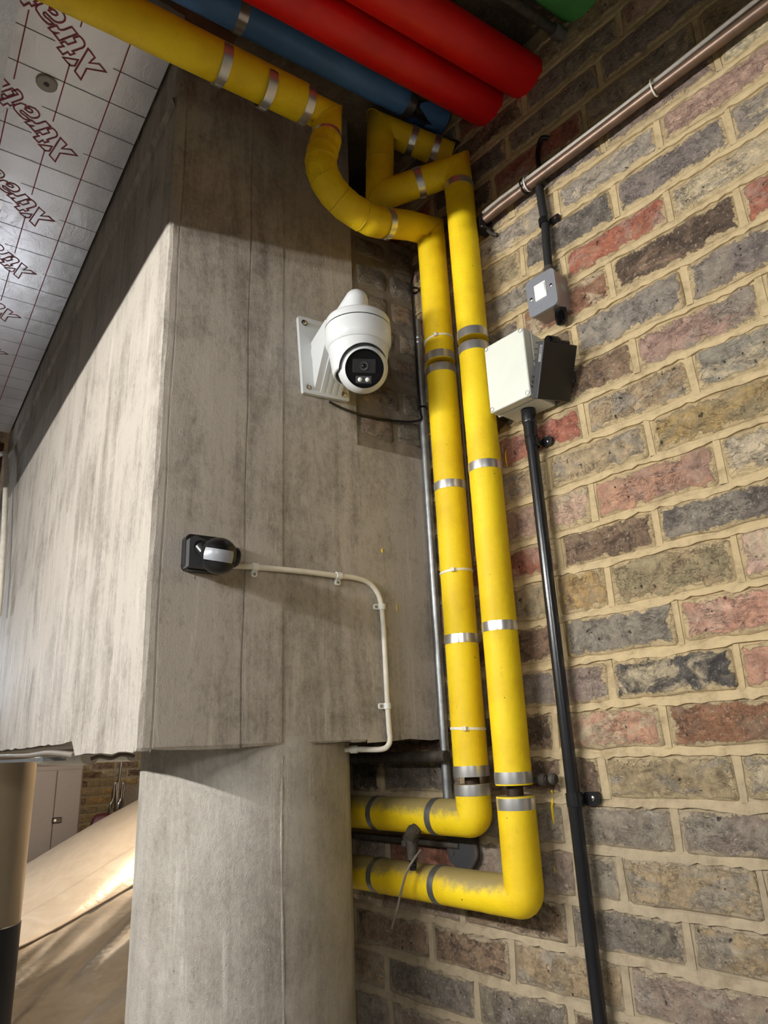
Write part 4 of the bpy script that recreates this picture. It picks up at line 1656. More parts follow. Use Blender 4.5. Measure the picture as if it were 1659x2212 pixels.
# bracket knuckle behind the top edge, small arm to the wall
MB().lathe([(0.0085, -0.012), (0.0095, -0.010), (0.0095, 0.010), (0.0085, 0.012)], 22, fm @ Matrix.Translation((-0.002, fh / 2 + 0.004, -0.022)) @ Matrix.Rotation(math.pi / 2, 4, 'Y')).build('pivot', M['black_gloss'], fd)
MB().rbox((0.018, fh / 2 + 0.004, -0.021), (0.03, 0.008, 0.010), 0.003, 2, fm).build('bracket_arm', M['black'], fd)
MB().tube([fm @ Vector((0.034, -0.002, -0.006)), fm @ Vector((0.042, 0.004, -0.004)), fm @ Vector((0.044, -0.012, -0.004)), fm @ Vector((0.035, -0.026, -0.008))], 0.0016, 8).build('wire_loop', M['black'], fd)

ct, czb = tz((1146, 905), 0.026)
cbt, cbb = tz((1297, 2212), 0.024)
bco = thing('black_conduit', W(cbt, FLOOR, 0.024), 'long glossy black conduit running down the brick wall from the white junction box', 'conduit')


def cpt(px, py, off=0.024):
    return W(*tz((px, py), off), off)


ctop = W(ct, 0.582, 0.030)
cbot = cpt(1297, 2212)
dirc = (cbot - ctop)
cfloor = ctop + dirc * ((ctop.z - FLOOR) / (ctop.z - cbot.z))
MB().tube([ctop + Vector((0, 0, -0.02)), cfloor], 0.0106, 22).build('conduit', M['black'], bco)
cn = dirc.normalized()
cmx = frameM(ctop + Vector((0, 0, 0.003)), Vector((0, 1, 0)), cn)
MB().lathe([(0.0130, 0.0), (0.0138, 0.003), (0.0138, 0.030), (0.0132, 0.033), (0.0124, 0.034), (0.0124, 0.060), (0.0108, 0.062)], 26, cmx, True).build('coupling', M['black'], bco)
a_, b_ = tz((1151, 958), 0.027)
p_clip(None, a_, b_, 0.0112, 0.026, 'black', 0.06, 0.017, 0.017, 'black', None, 'black saddle clip on the black conduit just under the white junction box')
a_, b_ = tz((1242, 1727), 0.024)
p_clip(None, a_, b_, 0.0110, 0.024, 'black', 0.04, 0.020, 0.022, 'chrome', None, 'black saddle clip with a bright screw low on the black conduit')

# ------------------------------------------------------------------ galvanised conduit and cables in the corner
ga = onwall((932, 1180), 0.014)
gv = thing('galvanised_conduit', (ga.x, ga.y, -0.15), 'thin galvanised conduit standing in the corner behind the yellow pipe', 'conduit')
MB().tube([(ga.x, ga.y, 0.93), (ga.x, ga.y, -0.13)], 0.0092, 18).build('conduit', M['galv'], gv)
zc_ = onY((910, 738), ga.y).z
MB().lathe([(0.0098, -0.012), (0.0112, -0.010), (0.0112, -0.002), (0.0100, 0), (0.0112, 0.002), (0.0112, 0.010), (0.0098, 0.012)], 20, Matrix.Translation((ga.x, ga.y, zc_))).build('coupling', M['galv'], gv)
for i, py in enumerate((635, 883)):
    z = onY((915, py), ga.y).z
    o = frameM(Vector((ga.x, ga.y, z)), Vector((-1, -0.6, 0)), Vector((0, 0, 1)))
    r = tag(MB().lathe([(0.0095, -0.0022), (0.0112, -0.0022), (0.0112, 0.0022), (0.0095, 0.0022)], 20, o, False, False).build('cable_tie', M['black']),
            'black cable tie round the galvanised conduit ' + ('level with the top of the camera bracket' if i == 0 else 'where the camera cable meets it'), 'cable tie')
    MB().rbox((0.015, 0, 0), (0.012, 0.005, 0.005), 0.001, 1, o).build('tie_head', M['black'], r)
cc = MB()
cp = [onY((712, 868), YF - 0.010), onY((735, 880), YF - 0.006), onY((770, 893), YF - 0.004), onY((810, 903), YF - 0.004), onY((850, 909), YF - 0.005), onY((890, 911), YF - 0.008), onY((910, 905), YF - 0.016), Vector((ga.x - 0.010, ga.y - 0.004, onY((916, 893), ga.y).z)), Vector((ga.x - 0.012, ga.y - 0.004, onY((912, 840), ga.y).z))]
cp += [Vector((ga.x - 0.012, ga.y - 0.004, onY((908, py), ga.y).z)) for py in (780, 720, 660, 625)]
cp += [Vector((ga.x - 0.004, ga.y - 0.004, onY((908, 600), ga.y).z))]
cc.tube(smooth_path(cp, 6), 0.0026, 10)
tag(cc.build('camera_cable', M['black']), 'thin black cable looping from the camera bracket to the galvanised conduit', 'cable')
gc = MB()
gc.tube(smooth_path([onwall(p_, 0.012) for p_ in ((984, 560), (985, 650), (985, 740), (993, 830), (1003, 960), (1014, 1100), (1020, 1190), (1018, 1260), (1030, 1400), (1047, 1560), (1052, 1650))], 5), 0.0030, 10)
tag(gc.build('grey_cable', M['cable_grey']), 'thin grey cable hanging behind and between the two yellow pipes', 'cable')

# ------------------------------------------------------------------ security camera
cx = onY((773, 716), 1.0)
cam_root = thing('security_camera', (cx.x, YF, cx.z), 'white dome security camera on a wall bracket on the concrete wall', 'camera')
AX, AY = cx.x, 1.0


def zc1(py):
    return onY((774, py), 1.0).z


zs1, zs2, zb = zc1(716), zc1(757), zc1(797)
MT = Matrix.Translation((AX, AY, 0))
MB().lathe([(0.012, zs1 + 0.021), (0.0585, zs1 + 0.0202), (0.0615, zs1 + 0.0185), (0.0632, zs1 + 0.0150), (0.0640, zs1 + 0.0014)], 64, MT, True).build('mount_cap', M['white'], cam_root)
MB().lathe([(0.0630, zs1 + 0.0018), (0.0630, zs1 - 0.0012)], 64, MT, False, False).build('dark_joint', M['black'], cam_root)
bs_ = MB().lathe([(0.0640, zs1 - 0.0008), (0.0645, zs1 - 0.006), (0.0643, zs1 - 0.0068), (0.0645, zs1 - 0.0076), (0.0640, zs1 - 0.030), (0.0625, zs1 - 0.034), (0.0585, zs2 + 0.001), (0.0578, zs2 + 0.0002)], 64, MT, True).build('base_ring', M['white'], cam_root)
MB().lathe([(0.0578, zs2 + 0.0004), (0.0572, zs2), (0.0578, zs2 - 0.0008)], 64, MT, False, False).build('ring_joint', M['charcoal'], bs_)
# small dark print on the housing side
for (px, py, w_, h_) in ((719, 753, 0.003, 0.004), (720, 766, 0.002, 0.008)):
    v = onY((px, py), AY)
    dv = Vector((v.x - AX, -0.03, 0)).normalized()
bc_ = Vector((AX + 0.003, AY - 0.008, zb - 0.0015))
look = (Vector((0.0, 0.0, 0.0)) - bc_).normalized()
look = (look + Vector((0.10, -0.02, 0.02))).normalized()
BR = 0.0480
hp_ = [(0.0578, zs2 - 0.0004), (0.0572, zs2 - 0.008), (0.0550, zs2 - 0.022), (0.0520, zb - 0.003), (0.0500, zb - 0.011), (0.0484, zb - 0.0135), (0.0455, zb - 0.0140)]
hprof = []
for (ra, za), (rb, zb_) in zip(hp_[:-1], hp_[1:]):
    for q in range(8):
        hprof.append((ra + (rb - ra) * q / 8, za + (zb_ - za) * q / 8))
hprof.append(hp_[-1])
hmb = MB().lathe(hprof, 160, MT, True, False)
RO = 0.0462


def o_par(v):
    q = v - bc_
    al = q.dot(look)
    pr_ = q - look * al
    return al, pr_, pr_.length


pars = [o_par(v) for v in hmb.v]
ins_ = [al > -0.004 and rd < RO for al, pr_, rd in pars]
kf, ks = [], []
for f_, sm_ in zip(hmb.f, hmb.s):
    if not all(ins_[i] for i in f_):
        kf.append(f_)
        ks.append(sm_)
hmb.f, hmb.s = kf, ks
for i, (al, pr_, rd) in enumerate(pars):
    if ins_[i] and rd > 1e-6 and al > 0.004:
        hmb.v[i] = bc_ + look * al + pr_ * (RO / rd)
hs = hmb.build('housing', M['white'], cam_root)
upv = Vector((0, 0, 1))
rx = upv.cross(look).normalized()
bmx = frameM(bc_, rx, look)
prof_b = [(BR * math.sin(math.radians(a)), BR * math.cos(math.radians(a))) for a in range(180, 46, -6)]
fr_ = prof_b[-1]
ball = MB().lathe(prof_b, 56, bmx, True, False).build('eyeball', M['white'], cam_root)
zf = fr_[1]
MB().lathe([(fr_[0] + 0.0006, zf), (fr_[0] + 0.0004, zf + 0.0012), (fr_[0] - 0.0016, zf + 0.0012), (fr_[0] - 0.0030, zf - 0.003)], 48, bmx, True, False).build('front_ring', M['black_gloss'], ball)
MB().lathe([(fr_[0] - 0.0010, zf - 0.0030), (0.0, zf - 0.0030)], 48, bmx, False, False).build('front_glass', M['black_gloss'], ball)
# eyelid shade of the housing around the eyeball
lid_pts = []


def hrad(z):
    for (ra, za), (rb, zb_) in zip(hp_[:-1], hp_[1:]):
        if zb_ <= z <= za:
            return ra + (rb - ra) * (za - z) / (za - zb_)
    return 0.058 if z > hp_[0][1] else 0.0


for k in range(60):
    a = math.radians(-118 + 236 * k / 59)
    base_ = bc_ + bmx.to_3x3() @ Vector((RO * math.sin(a), RO * math.cos(a), 0))
    for q in range(400):
        pt_ = base_ + look * (0.0002 * q)
        if math.hypot(pt_.x - AX, pt_.y - AY) >= hrad(pt_.z):
            break
    lid_pts.append(pt_)
MB().tube(lid_pts, 0.0010, 8).build('lid_gap', M['black_matt'], ball)
mp = bmx @ Matrix.Translation((0, 0, zf - 0.0024))
MB().rbox((0, 0.0045, 0.0), (0.0440, 0.0265, 0.002), 0.0012, 1, mp).build('sensor_panel', M['black_matt'], ball)
MB().lathe([(0.0082, 0.001), (0.0082, 0.0022), (0.0070, 0.0022), (0.0056, 0.0014), (0.0, 0.0014)], 28, mp @ Matrix.Translation((-0.0010, 0.0045, 0)), True, False).build('lens_ring', M['charcoal'], ball)
MB().sphere((0, 0, 0), 0.0050, 16, 6, mp @ Matrix.Translation((-0.0010, 0.0045, -0.0006)), 0, 90).build('lens', M['black_gloss'], ball)
MB().rbox((-0.0008, -0.0205, 0.0), (0.0300, 0.0140, 0.0022), 0.0011, 2, mp).build('lamp_window', M['charcoal'], ball)
for s_ in (-1, 1):
    MB().sphere((0, 0, 0), 0.0050, 16, 6, mp @ Matrix.Translation((-0.0008 + s_ * 0.0070, -0.0205, -0.0012)), 0, 90).build('led_lens', M['led'], ball)
# bracket
kn = Vector((AX - 0.001, AY, zc1(652)))
bk_m = faceM(0.654, 0.757, 0.0, math.radians(3.5))
pl = MB().rbox((0, 0, 0.0045), (0.108, 0.172, 0.009), 0.0035, 3, bk_m, True).build('back_plate', M['white'], cam_root)
for sx, sy in ((-1, 1), (-1, -1), (1, -1), (1, 1)):
    MB().lathe([(0.0068, 0.009), (0.0068, 0.0102), (0.0046, 0.0104), (0.0044, 0.0135), (0.0015, 0.0145), (0, 0.0135)], 16, bk_m @ Matrix.Translation((sx * 0.041, sy * 0.072, 0)), False, False).build('screw', M['chrome'], pl)
arm = MB()
foot = bk_m @ Vector((0.000, -0.002, -0.012))
arm.tube([foot, foot + (kn - foot) * 0.5, kn], [0.034, 0.0265, 0.0232], 28, False)
arm.sphere(kn, 0.0232, 28, 16)
arm.tube([kn, Vector((kn.x, kn.y, zs1 + 0.016))], [0.0232, 0.0236], 28, False)
arm.build('bracket_arm', M['white'], cam_root)
gus = MB()
gp_ = [(-0.078, 0.008), (0.03, 0.008), (0.05, 0.07), (0.02, 0.075)]
gmx = bk_m @ Matrix(((0, 0, 1, -0.028), (1, 0, 0, 0), (0, 1, 0, 0), (0, 0, 0, 1)))
gus.prism(gp_, 0.058, gmx)
gus.build('bracket_body', M['white'], cam_root)
for k in range(4):
    gx = -0.014 + k * 0.0135
    rm = bk_m @ Matrix(((0, 0, 1, gx), (1, 0, 0, 0), (0, 1, 0, 0), (0, 0, 0, 1)))
    MB().prism([(-0.081, 0.008), (0.03, 0.008), (0.052, 0.074), (0.02, 0.081)], 0.0075, rm).build('rib', M['white'], cam_root)

# ------------------------------------------------------------------ motion sensor and its white conduit
bl = onY((473, 1201), YF - 0.062)
pir = thing('motion_sensor', (0.43, YF, 0.285), 'black ball shaped motion sensor with a pale window on the concrete wall', 'sensor')
b0 = onY((391, 1200), YF - 0.004)
b1 = onY((492, 1200), YF - 0.004)
pm = faceM(0.0, 0.0, 0.0)
bx0, bx1 = 0.3795, 0.452
bz0, bz1 = 0.2835, 0.3440
bm_ = MB()
# base: flared box, deeper at its left end
pf = [(bx0, 0), (bx1, 0), (bx1, 0.012), (bx0 + 0.050, 0.022), (bx0 + 0.030, 0.040), (bx0 + 0.006, 0.020)]
bmx2 = Matrix(((1, 0, 0, 0), (0, -1, 0, YF), (0, 0, 1, 0), (0, 0, 0, 1)))
bm_.rbox(((bx0 + bx1) / 2, (bz0 + bz1) / 2, 0.010), (bx1 - bx0, bz1 - bz0, 0.020), 0.009, 3, pm, True)
bm_.build('base', M['black'], pir)
wd_ = MB()
wd_.prism([(bx0 + 0.001, bz0 + 0.002), (bx0 + 0.05, bz0 + 0.002), (bx0 + 0.045, bz1 - 0.018), (bx0 + 0.010, bz1 - 0.006), (bx0 + 0.001, bz1 - 0.012)], 0.026, pm, 0.010)
wd_.build('base_front', M['charcoal'], pir)
MB().tube([(bx0 + 0.020, YF - 0.040, 0.318), (bl.x - 0.015, YF - 0.052, bl.z + 0.003)], 0.0125, 20).build('arm', M['black'], pir)
MB().tube([(bx0 + 0.020, YF - 0.012, 0.312), (bx0 + 0.020, YF - 0.040, 0.318)], 0.0125, 20).build('arm_foot', M['black'], pir)
RBALL = 0.0298
pl_look = (Vector((-0.1, 0, 0.1)) - bl).normalized()
pmx = frameM(bl, Vector((1, -0.25, 0)), Vector((0.05, -0.28, 1.0)))
bo = MB().sphere((0, 0, 0), RBALL, 36, 20, pmx).build('ball', simple('sensor_black', (13, 13, 15), 0.33), pir)
la = math.degrees(math.atan2((pmx.inverted().to_3x3() @ pl_look).y, (pmx.inverted().to_3x3() @ pl_look).x))
MB().sphere((0, 0, 0), RBALL + 0.0008, 24, 8, pmx, -17, 20, la - 46, la + 52).build('sensor_window', M['lens_window'], bo)
MB().sphere((0, 0, 0), RBALL + 0.0004, 36, 8, pmx, -20, 23, la - 66, la + 72).build('window_surround', M['black_gloss'], bo)
MB().lathe([(0.016, 0.0), (0.0165, 0.004), (0.014, 0.007)], 24, frameM(bl + Vector((RBALL * 0.82, -0.002, 0.0)), Vector((0, 0, 1)), Vector((1, 0, -0.08)))).build('end_cap', M['black'], bo)

wp_px = [(500, 1222), (560, 1226), (650, 1234), (730, 1244), (765, 1248), (795, 1258), (815, 1280), (824, 1310), (829, 1370), (833, 1440), (837, 1520), (841, 1580)]
wpp = [onY(p_, YF - 0.0065) for p_ in wp_px]
last = wpp[-1]
wpp += [Vector((last.x + 0.001, last.y, 0.012)), Vector((last.x - 0.002, last.y + 0.002, -0.001)), Vector((last.x - 0.014, last.y + 0.010, -0.008)), Vector((last.x - 0.05, last.y + 0.045, -0.006)), Vector((last.x - 0.10, last.y + 0.10, -0.005))]
tag(MB().tube(smooth_path(wpp, 6), 0.0050, 14).build('white_conduit', M['white_pvc']), 'white plastic conduit bending down the concrete wall from the motion sensor', 'conduit')


def wclip(px, side, i):
    c = onY(px, YF - 0.0065)
    lab = ['nearest the motion sensor', 'before the bend', 'just below the bend', 'low down near the beam foot', 'under the beam'][i]
    rt = thing('conduit_clip', c, 'small white saddle clip on the white conduit, ' + lab, 'clip', 'clips of the white conduit')
    ang = {'d': math.pi, 'l': -math.pi / 2}[side]
    # local y points to the ear
    if side == 'd':
        mm = Matrix(((1, 0, 0, c.x), (0, 0, -1, c.y), (0, 1, 0, c.z), (0, 0, 0, 1))) @ Matrix.Rotation(math.pi, 4, 'Z')
    else:
        mm = Matrix(((1, 0, 0, c.x), (0, 0, -1, c.y), (0, 1, 0, c.z), (0, 0, 0, 1))) @ Matrix.Rotation(math.pi / 2, 4, 'Z')
    MB().lathe([(0.0052, -0.0055), (0.0070, -0.0055), (0.0070, 0.0055), (0.0052, 0.0055)], 20, mm @ Matrix.Rotation(math.pi / 2, 4, 'Y'), False, False).build('saddle', M['white_clip'], rt)
    e_ = MB().rbox((0, 0.0110, -0.0040), (0.011, 0.012, 0.004), 0.0035, 3, mm, True).build('ear', M['white_clip'], rt)
    MB().lathe([(0.0030, -0.002), (0.0028, -0.0008), (0.0008, -0.0012), (0, -0.0018)], 12, mm @ Matrix.Translation((0, 0.012, 0)), False, False).build('screw', M['galv'], e_)


for i, (px, sd_) in enumerate((((551, 1225), 'd'), ((731, 1244), 'd'), ((825, 1311), 'l'), ((837, 1525), 'l'))):
    wclip(px, sd_, i)
uc = thing('conduit_clip', Vector((last.x - 0.05, last.y + 0.045, -0.006)), 'small white saddle clip on the white conduit, under the beam', 'clip', 'clips of the white conduit')
MB().tube([Vector((last.x - 0.054, last.y + 0.049, -0.006)), Vector((last.x - 0.045, last.y + 0.040, -0.006))], 0.0070, 16).build('saddle', M['white_clip'], uc)

# ------------------------------------------------------------------ fittings under the beam
hp = onwall((870, 1636), 0.035)
hg = thing('grey_pipe', W(1.0, hp.z, 0.035), 'dark grey level pipe under the beam behind the yellow pipe', 'pipe')
MB().tube([W(0.98, hp.z, 0.035), W(1.62, hp.z, 0.035)], 0.0105, 18).build('pipe_section', M['iron'], hg)
lp = onwall((830, 1812), 0.02)
lg = thing('dark_pipe', W(1.0, lp.z, 0.02), 'thin dark pipe just below the upper level yellow pipe', 'pipe')
MB().tube([W(0.98, lp.z, 0.016), W(1.62, lp.z, 0.016)], 0.006, 14).build('pipe_section', M['iron'], lg)
lp2 = onwall((900, 1925), 0.02)
lg2 = thing('dark_pipe', W(1.0, lp2.z, 0.014), 'thin dark pipe just below the lowest level yellow pipe', 'pipe')
MB().tube([W(0.93, lp2.z, 0.012), W(1.62, lp2.z, 0.012)], 0.006, 14).build('pipe_section', M['iron'], lg2)
# drain valve on the upper level pipe
vd = along(None, c1, 918)
vc = c1 + bk * vd
vout = (-WN * 0.75 + Vector((0, 0, -0.62))).normalized()
va = thing('drain_valve', vc, 'dirty dark drain valve sticking out of the upper level yellow pipe', 'valve')
MB().tube([vc + vout * 0.024, vc + vout * 0.040, vc + vout * 0.058], [0.0095, 0.0125, 0.0115], 14).build('stem', M['iron'], va)
MB().lathe([(0.0135, 0), (0.0135, 0.010)], 6, frameM(vc + vout * 0.034, WT, vout), False).build('nut', M['iron'], va)
MB().tube([vc + vout * 0.040 + Vector((0, 0, 0.008)), vc + vout * 0.046 + Vector((0, 0, -0.018)), vc + vout * 0.046 + Vector((0, 0, -0.040))], [0.009, 0.0105, 0.0085], 14).build('body', M['iron'], va)
noz = vc + vout * 0.046 + Vector((0, 0, -0.040))
MB().lathe([(0.0068, 0.0), (0.0068, -0.004), (0.0056, -0.005), (0.0068, -0.006), (0.0068, -0.010), (0.0056, -0.011), (0.0066, -0.012), (0.006, -0.017)], 16, Matrix.Translation(noz)).build('hose_tail', M['black'], va)
MB().rbox((0, 0, 0), (0.011, 0.011, 0.011), 0.002, 1, frameM(vc + vout * 0.047 + WT * 0.018 + Vector((0, 0, -0.014)), WT, Vector((0, 0, 1)))).build('square_head', M['iron'], va)
cbl = [onwall((909, 1836), 0.085), onwall((895, 1855), 0.10), onwall((880, 1880), 0.11), onwall((868, 1920), 0.115), onwall((858, 1965), 0.11), onwall((846, 2005), 0.10)]
tag(MB().tube(smooth_path(cbl, 6), 0.0022, 8).build('loose_cable', M['cable_grey']), 'loose thin grey cable end hanging in front of the lowest yellow pipe', 'cable')
# half round bracket behind the upper pipe
hb_t, hb_z = tz((1000, 1838), 0.012)
hr = thing('round_bracket', W(hb_t, hb_z, 0.0), 'dark grey half round plate on the brick wall under the corner of the yellow pipe', 'bracket')
hm = wallM(hb_t, hb_z, 0.004)
pts = [(0.034 * math.cos(a), 0.030 * math.sin(a)) for a in [math.pi + math.pi * k / 16 for k in range(17)]] + [(0.034, 0.03), (-0.034, 0.03)]
MB().prism(pts, 0.014, hm).build('plate', M['charcoal'], hr)
MB().lathe([(0.005, 0.014), (0.005, 0.0155), (0.002, 0.016), (0, 0.015)], 14, hm @ Matrix.Translation((-0.022, -0.004, 0)), True, False).build('screw', M['iron'], hr)
MB().tube(smooth_path([W(hb_t - 0.03, hb_z + 0.02, 0.014), W(hb_t - 0.036, hb_z - 0.006, 0.016), W(hb_t - 0.012, hb_z - 0.032, 0.014), W(hb_t + 0.01, hb_z - 0.036, 0.010)], 6), 0.0042, 10).build('pipe_stub', M['dusty_black'], hr)
# stud fixing beside the right pipe
st_t, st_z = tz((1178, 1684), 0.022)
sf = thing('wall_fixing', W(st_t, st_z, 0.0), 'short dark threaded fixing on the brick wall behind the gap in the yellow pipe', 'fixing')
MB().tube([W(st_t + 0.10, st_z, 0.022), W(st_t - 0.004, st_z, 0.022)], 0.0055, 14).build('bar', M['iron'], sf)
MB().lathe([(0.008, 0), (0.0105, 0.003), (0.0105, 0.011), (0.008, 0.014)], 18, frameM(W(st_t + 0.012, st_z, 0.022), Vector((0, 0, 1)), -WT)).build('nut', M['iron'], sf)
MB().lathe([(0.0065, 0), (0.009, 0.002), (0.009, 0.009), (0.006, 0.012)], 18, frameM(W(st_t - 0.010, st_z + 0.001, 0.022), Vector((0, 0, 1)), -WT)).build('knob', M['iron'], sf)

# ------------------------------------------------------------------ conduits at the far end of the beam (left edge of the picture)
lc = thing('far_conduit', (0.29, 3.36, 0.6), 'pale grey conduit standing at the far end of the beam, left edge', 'conduit')
q_ = onX((14, 1000), 0.27)
MB().tube([(0.262, 3.40, 0.5), (0.262, 3.40, 1.36)], 0.018, 14).build('conduit', M['galv'], lc)
tag(MB().tube(smooth_path([onX((-30, 1010), 0.295), onX((2, 980), 0.295), onX((13, 1000), 0.295), onX((11, 1090), 0.295), onX((8, 1160), 0.295), onX((2, 1260), 0.295), onX((-4, 1330), 0.295)], 6), 0.010, 10).build('far_cable', M['cable_white']), 'white cable looping down at the far end of the beam, left edge', 'cable')
# tray and cables hung under the far part of the beam
ct_ = thing('cable_tray', (0.335, 2.2, -0.01), 'flat grey cable tray hung under the far part of the beam', 'cable tray')
MB().box((0.36, 2.55, 0.000), (0.05, 1.35, 0.008)).build('tray', M['galv'], ct_)
MB().tube(smooth_path([(0.335, 1.56, 0.006), (0.333, 1.8, 0.014), (0.336, 2.1, 0.012), (0.333, 2.6, 0.016), (0.335, 3.3, 0.012)], 6), 0.006, 8).build('cable', M['cable_grey'], ct_)

# ------------------------------------------------------------------ the bay behind
def bay(px, Y):
    return onY(px, Y)


back = thing('unused', (0, 0, 0), 'x', 'x')
bpy.data.objects.remove(back)
wb = MB()
wb.box((2.2, 7.5, -0.1), (4.4, 0.2, 3.1))
wbk = struct(wb.build('wall_back', M['infill_mortar']), 'far brick wall behind the covered car')
ORI[wbk.name] = Vector((0, 0, 0))
kr = random.Random(31)
zrow_ = -0.98
rw_ = 0
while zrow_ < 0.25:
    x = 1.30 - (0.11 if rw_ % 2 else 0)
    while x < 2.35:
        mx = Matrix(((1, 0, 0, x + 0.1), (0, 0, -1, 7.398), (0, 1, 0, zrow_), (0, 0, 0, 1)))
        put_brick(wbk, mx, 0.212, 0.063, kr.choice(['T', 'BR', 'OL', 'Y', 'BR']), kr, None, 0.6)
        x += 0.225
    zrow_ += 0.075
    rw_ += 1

cbx1 = bay((181, 1650), 7.0).x
cbt_ = bay((150, 1652), 7.0).z
cab = thing('metal_cabinet', (cbx1 - 0.46, 7.15, FLOOR), 'tall beige two door metal cabinet beyond the covered car', 'cabinet')
MB().rbox((cbx1 - 0.46, 7.17, (FLOOR + cbt_) / 2), (0.92, 0.36, cbt_ - FLOOR), 0.006, 1).build('body', M['cabinet'], cab)
xm = bay((115, 1760), 6.985).x
for x0, x1 in ((cbx1 - 0.90, xm - 0.003), (xm + 0.003, cbx1 - 0.012)):
    dr = MB().rbox(((x0 + x1) / 2, 6.982, (FLOOR + cbt_) / 2 + 0.02), (x1 - x0, 0.02, cbt_ - FLOOR - 0.12), 0.004, 1).build('door', M['cabinet'], cab)
hz_ = bay((120, 1772), 6.96)
hd = MB().rbox((hz_.x + 0.01, 6.966, hz_.z), (0.075, 0.014, 0.045), 0.004, 1).build('handle', M['black'], dr)
MB().lathe([(0.010, 0), (0.010, 0.004)], 14, Matrix.Translation((hz_.x - 0.005, 6.959, hz_.z)) @ Matrix.Rotation(math.pi / 2, 4, 'X')).build('lock', M['chrome'], dr)

# covered car: a draped side with bonnet rising to the windscreen
car = thing('covered_car', (2.2, 5.9, FLOOR), 'car under a pale satin dust cover behind the concrete column', 'car')
CY0 = 5.15


def top_z(x):
    pts_ = [(-0.2, -1.25), (0.15, -1.02), (0.5, -0.93), (0.85, -0.84), (1.1, -0.74), (1.35, -0.61), (1.65, -0.46), (2.1, -0.26), (2.5, -0.18), (3.4, -0.19), (4.0, -0.5)]
    for (xa, za), (xb, zb_) in zip(pts_[:-1], pts_[1:]):
        if x <= xb:
            k = (x - xa) / (xb - xa)
            k = max(0, k)
            return za + (zb_ - za) * k
    return pts_[-1][1]


NU, NV = 150, 90


def carpt(i, j):
    x = -0.2 + 4.2 * i / NU
    tz_ = sum(top_z(x + dx) for dx in (-0.08, -0.04, 0, 0.04, 0.08)) / 5
    v = j / NV
    if v < 0.42:                  # over the roof or bonnet
        k = v / 0.42
        y = 6.7 - k * (6.7 - CY0 - 0.20)
        z = tz_ - 0.10 * (2 * abs(k - 0.45)) ** 3
    else:
        k = (v - 0.42) / 0.58
        a = min(1.0, k * 3.2)
        y = CY0 + 0.20 - 0.17 * math.sin(a * math.pi / 2) - 0.06 * math.sin(k * math.pi)
        z0 = tz_ - 0.10 * 0.9 ** 3 - 0.02
        z = z0 + (FLOOR + 0.06 - z0) * (k ** 1.15)
        y += 0.05 * k * k
    # drape wrinkles running down to the left
    s = -0.62 * x + 0.78 * z
    al_ = 0.78 * x + 0.62 * z
    n_a = mnoise.noise(Vector((s * 7.0, al_ * 0.9, 1.3)))
    n_b = mnoise.noise(Vector((s * 19.0, al_ * 1.7, 4.1)))
    wr_ = (0.45 - abs(n_a)) * 0.075 + (0.4 - abs(n_b)) * 0.035
    amp = 0.12 if v < 0.42 else min(1.0, 0.12 + max(0, v - 0.50) * 4.0)
    y -= wr_ * amp
    z += wr_ * amp * 0.5
    return (x, y, z)


cm = MB()
cm.grid(NU, NV, carpt, True)
cm.build('dust_cover', M['cover'], car)
sm = MB()
sm.tube([Vector(carpt(i, 50)) + Vector((0, -0.006, 0)) for i in range(20, 100)], 0.006, 6)
sm.build('hem_seam', M['cover_seam'], car)

# things between the car and the far wall
mrn = thing('maroon_bundle', (1.75, 6.98, FLOOR), 'dark maroon covered bundle standing beyond the car bonnet', 'bundle')
mc = bay((216, 1810), 6.98)
bmn = MB()


def bun(i, j):
    a = 2 * math.pi * i / 28
    k = j / 16
    r = 0.125 * math.cos(k * math.pi / 2) ** 0.5 + 0.01
    z = FLOOR + (bay((215, 1757), 6.98).z - FLOOR) * math.sin(k * math.pi / 2)
    r *= 1 + 0.10 * math.sin(a * 5 + k * 3) + 0.05 * math.sin(a * 11)
    return (mc.x + 0.02 + r * 1.25 * math.cos(a), 6.98 + r * math.sin(a), z)


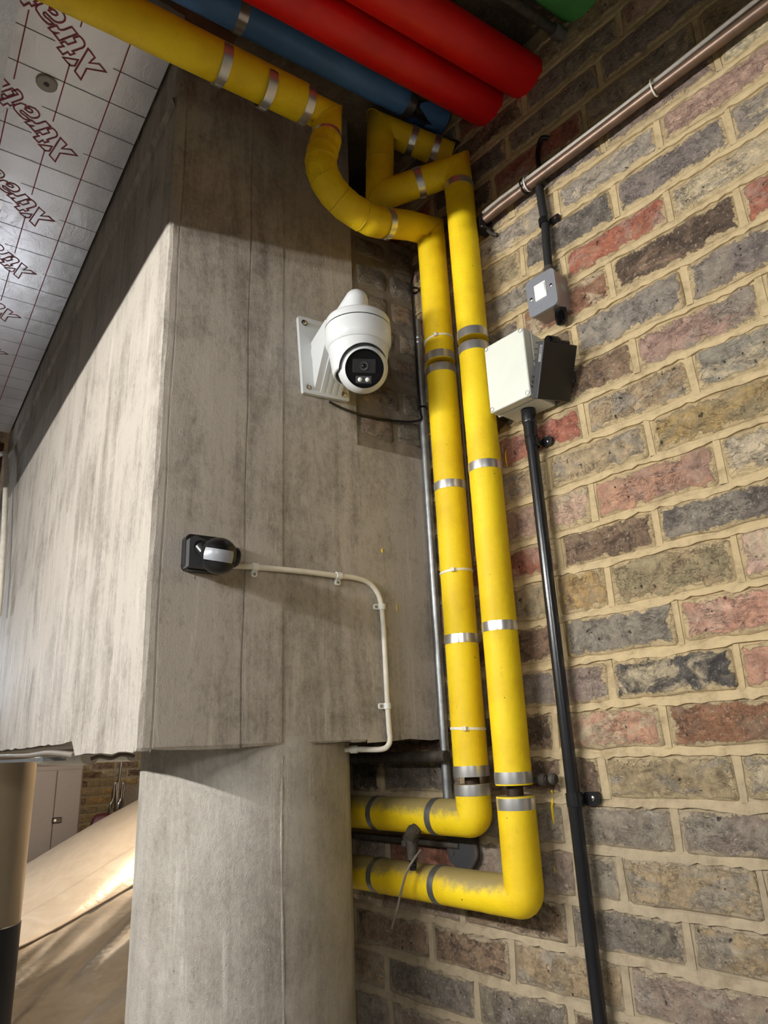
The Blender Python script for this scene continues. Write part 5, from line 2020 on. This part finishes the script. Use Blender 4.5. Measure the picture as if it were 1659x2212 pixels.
bmn.grid(28, 16, bun, True)
bmn.build('cloth', M['maroon'], mrn)
hx = bay((250, 1700), 7.25)
tk = thing('tubular_frame', (hx.x, 7.25, FLOOR), 'bright tubular metal frame leaning by the far brick wall', 'frame')


def by(px, Y=7.25):
    return onY(px, Y)


for k, (xa, xb) in enumerate(((241, 251), (258, 266))):
    pth = [by((xa - 5, 1765)), by((xa - 3, 1738)), by((xa + 4, 1726)), by((xa + 6, 1700)), by((xa + 8, 1690)), by((xb + 3 if k else xb + 1, 1690)), by((xb + 1, 1720)), by((xb - 1, 1765))]
    MB().tube(fillet(pth, 0.03, 5), 0.010, 10).build('tube', M['chrome'], tk)
MB().tube([by((264, 1640)), by((258, 1682)), by((252, 1735))], 0.012, 10).build('post', M['chrome'], tk)
MB().tube([Vector((by((250, 1760)).x, 7.25, by((250, 1760)).z)), Vector((by((250, 1760)).x, 7.25, FLOOR))], 0.014, 10).build('leg', M['chrome'], tk)
pp_ = by((282, 1722), 7.3)
tag(MB().rbox((pp_.x + 0.06, 7.36, pp_.z), (0.26, 0.05, 0.19), 0.004, 1).build('wall_panel', M['pale_panel']), 'pale flat panel on the far brick wall beside the tubular frame', 'panel')
nv = by((284, 1782), 6.98)
nb = MB().rbox((nv.x + 0.09, 6.98, (nv.z + FLOOR) / 2), (0.22, 0.26, nv.z - FLOOR), 0.04, 3)
nbo = tag(nb.build('dark_bag', M['navy']), 'dark navy bag behind the car bonnet', 'bag')
# lagged pipe ends hanging below the far side of the beam
for i, (px, r_) in enumerate((((191, 1636), 0.030), ((283, 1634), 0.022))):
    v = onY(px, 2.6)
    rt = thing('hanging_pipe', v, ('larger' if i == 0 else 'smaller') + ' pale lagged pipe seen just below the beam', 'pipe')
    MB().tube([v + Vector((0, -0.02, 0.006)), v + Vector((0.02, 0.9, 0.006))], r_, 18).build('lagging', M['white_pvc'], rt)
wv = [onY(p_, 2.5) for p_ in ((196, 1640), (215, 1634), (240, 1638), (262, 1630), (290, 1634))]
tag(MB().tube(smooth_path(wv, 5), 0.006, 8).build('sagging_cable', M['cable_grey']), 'sagging pale cable under the beam between the two hanging pipes', 'cable')
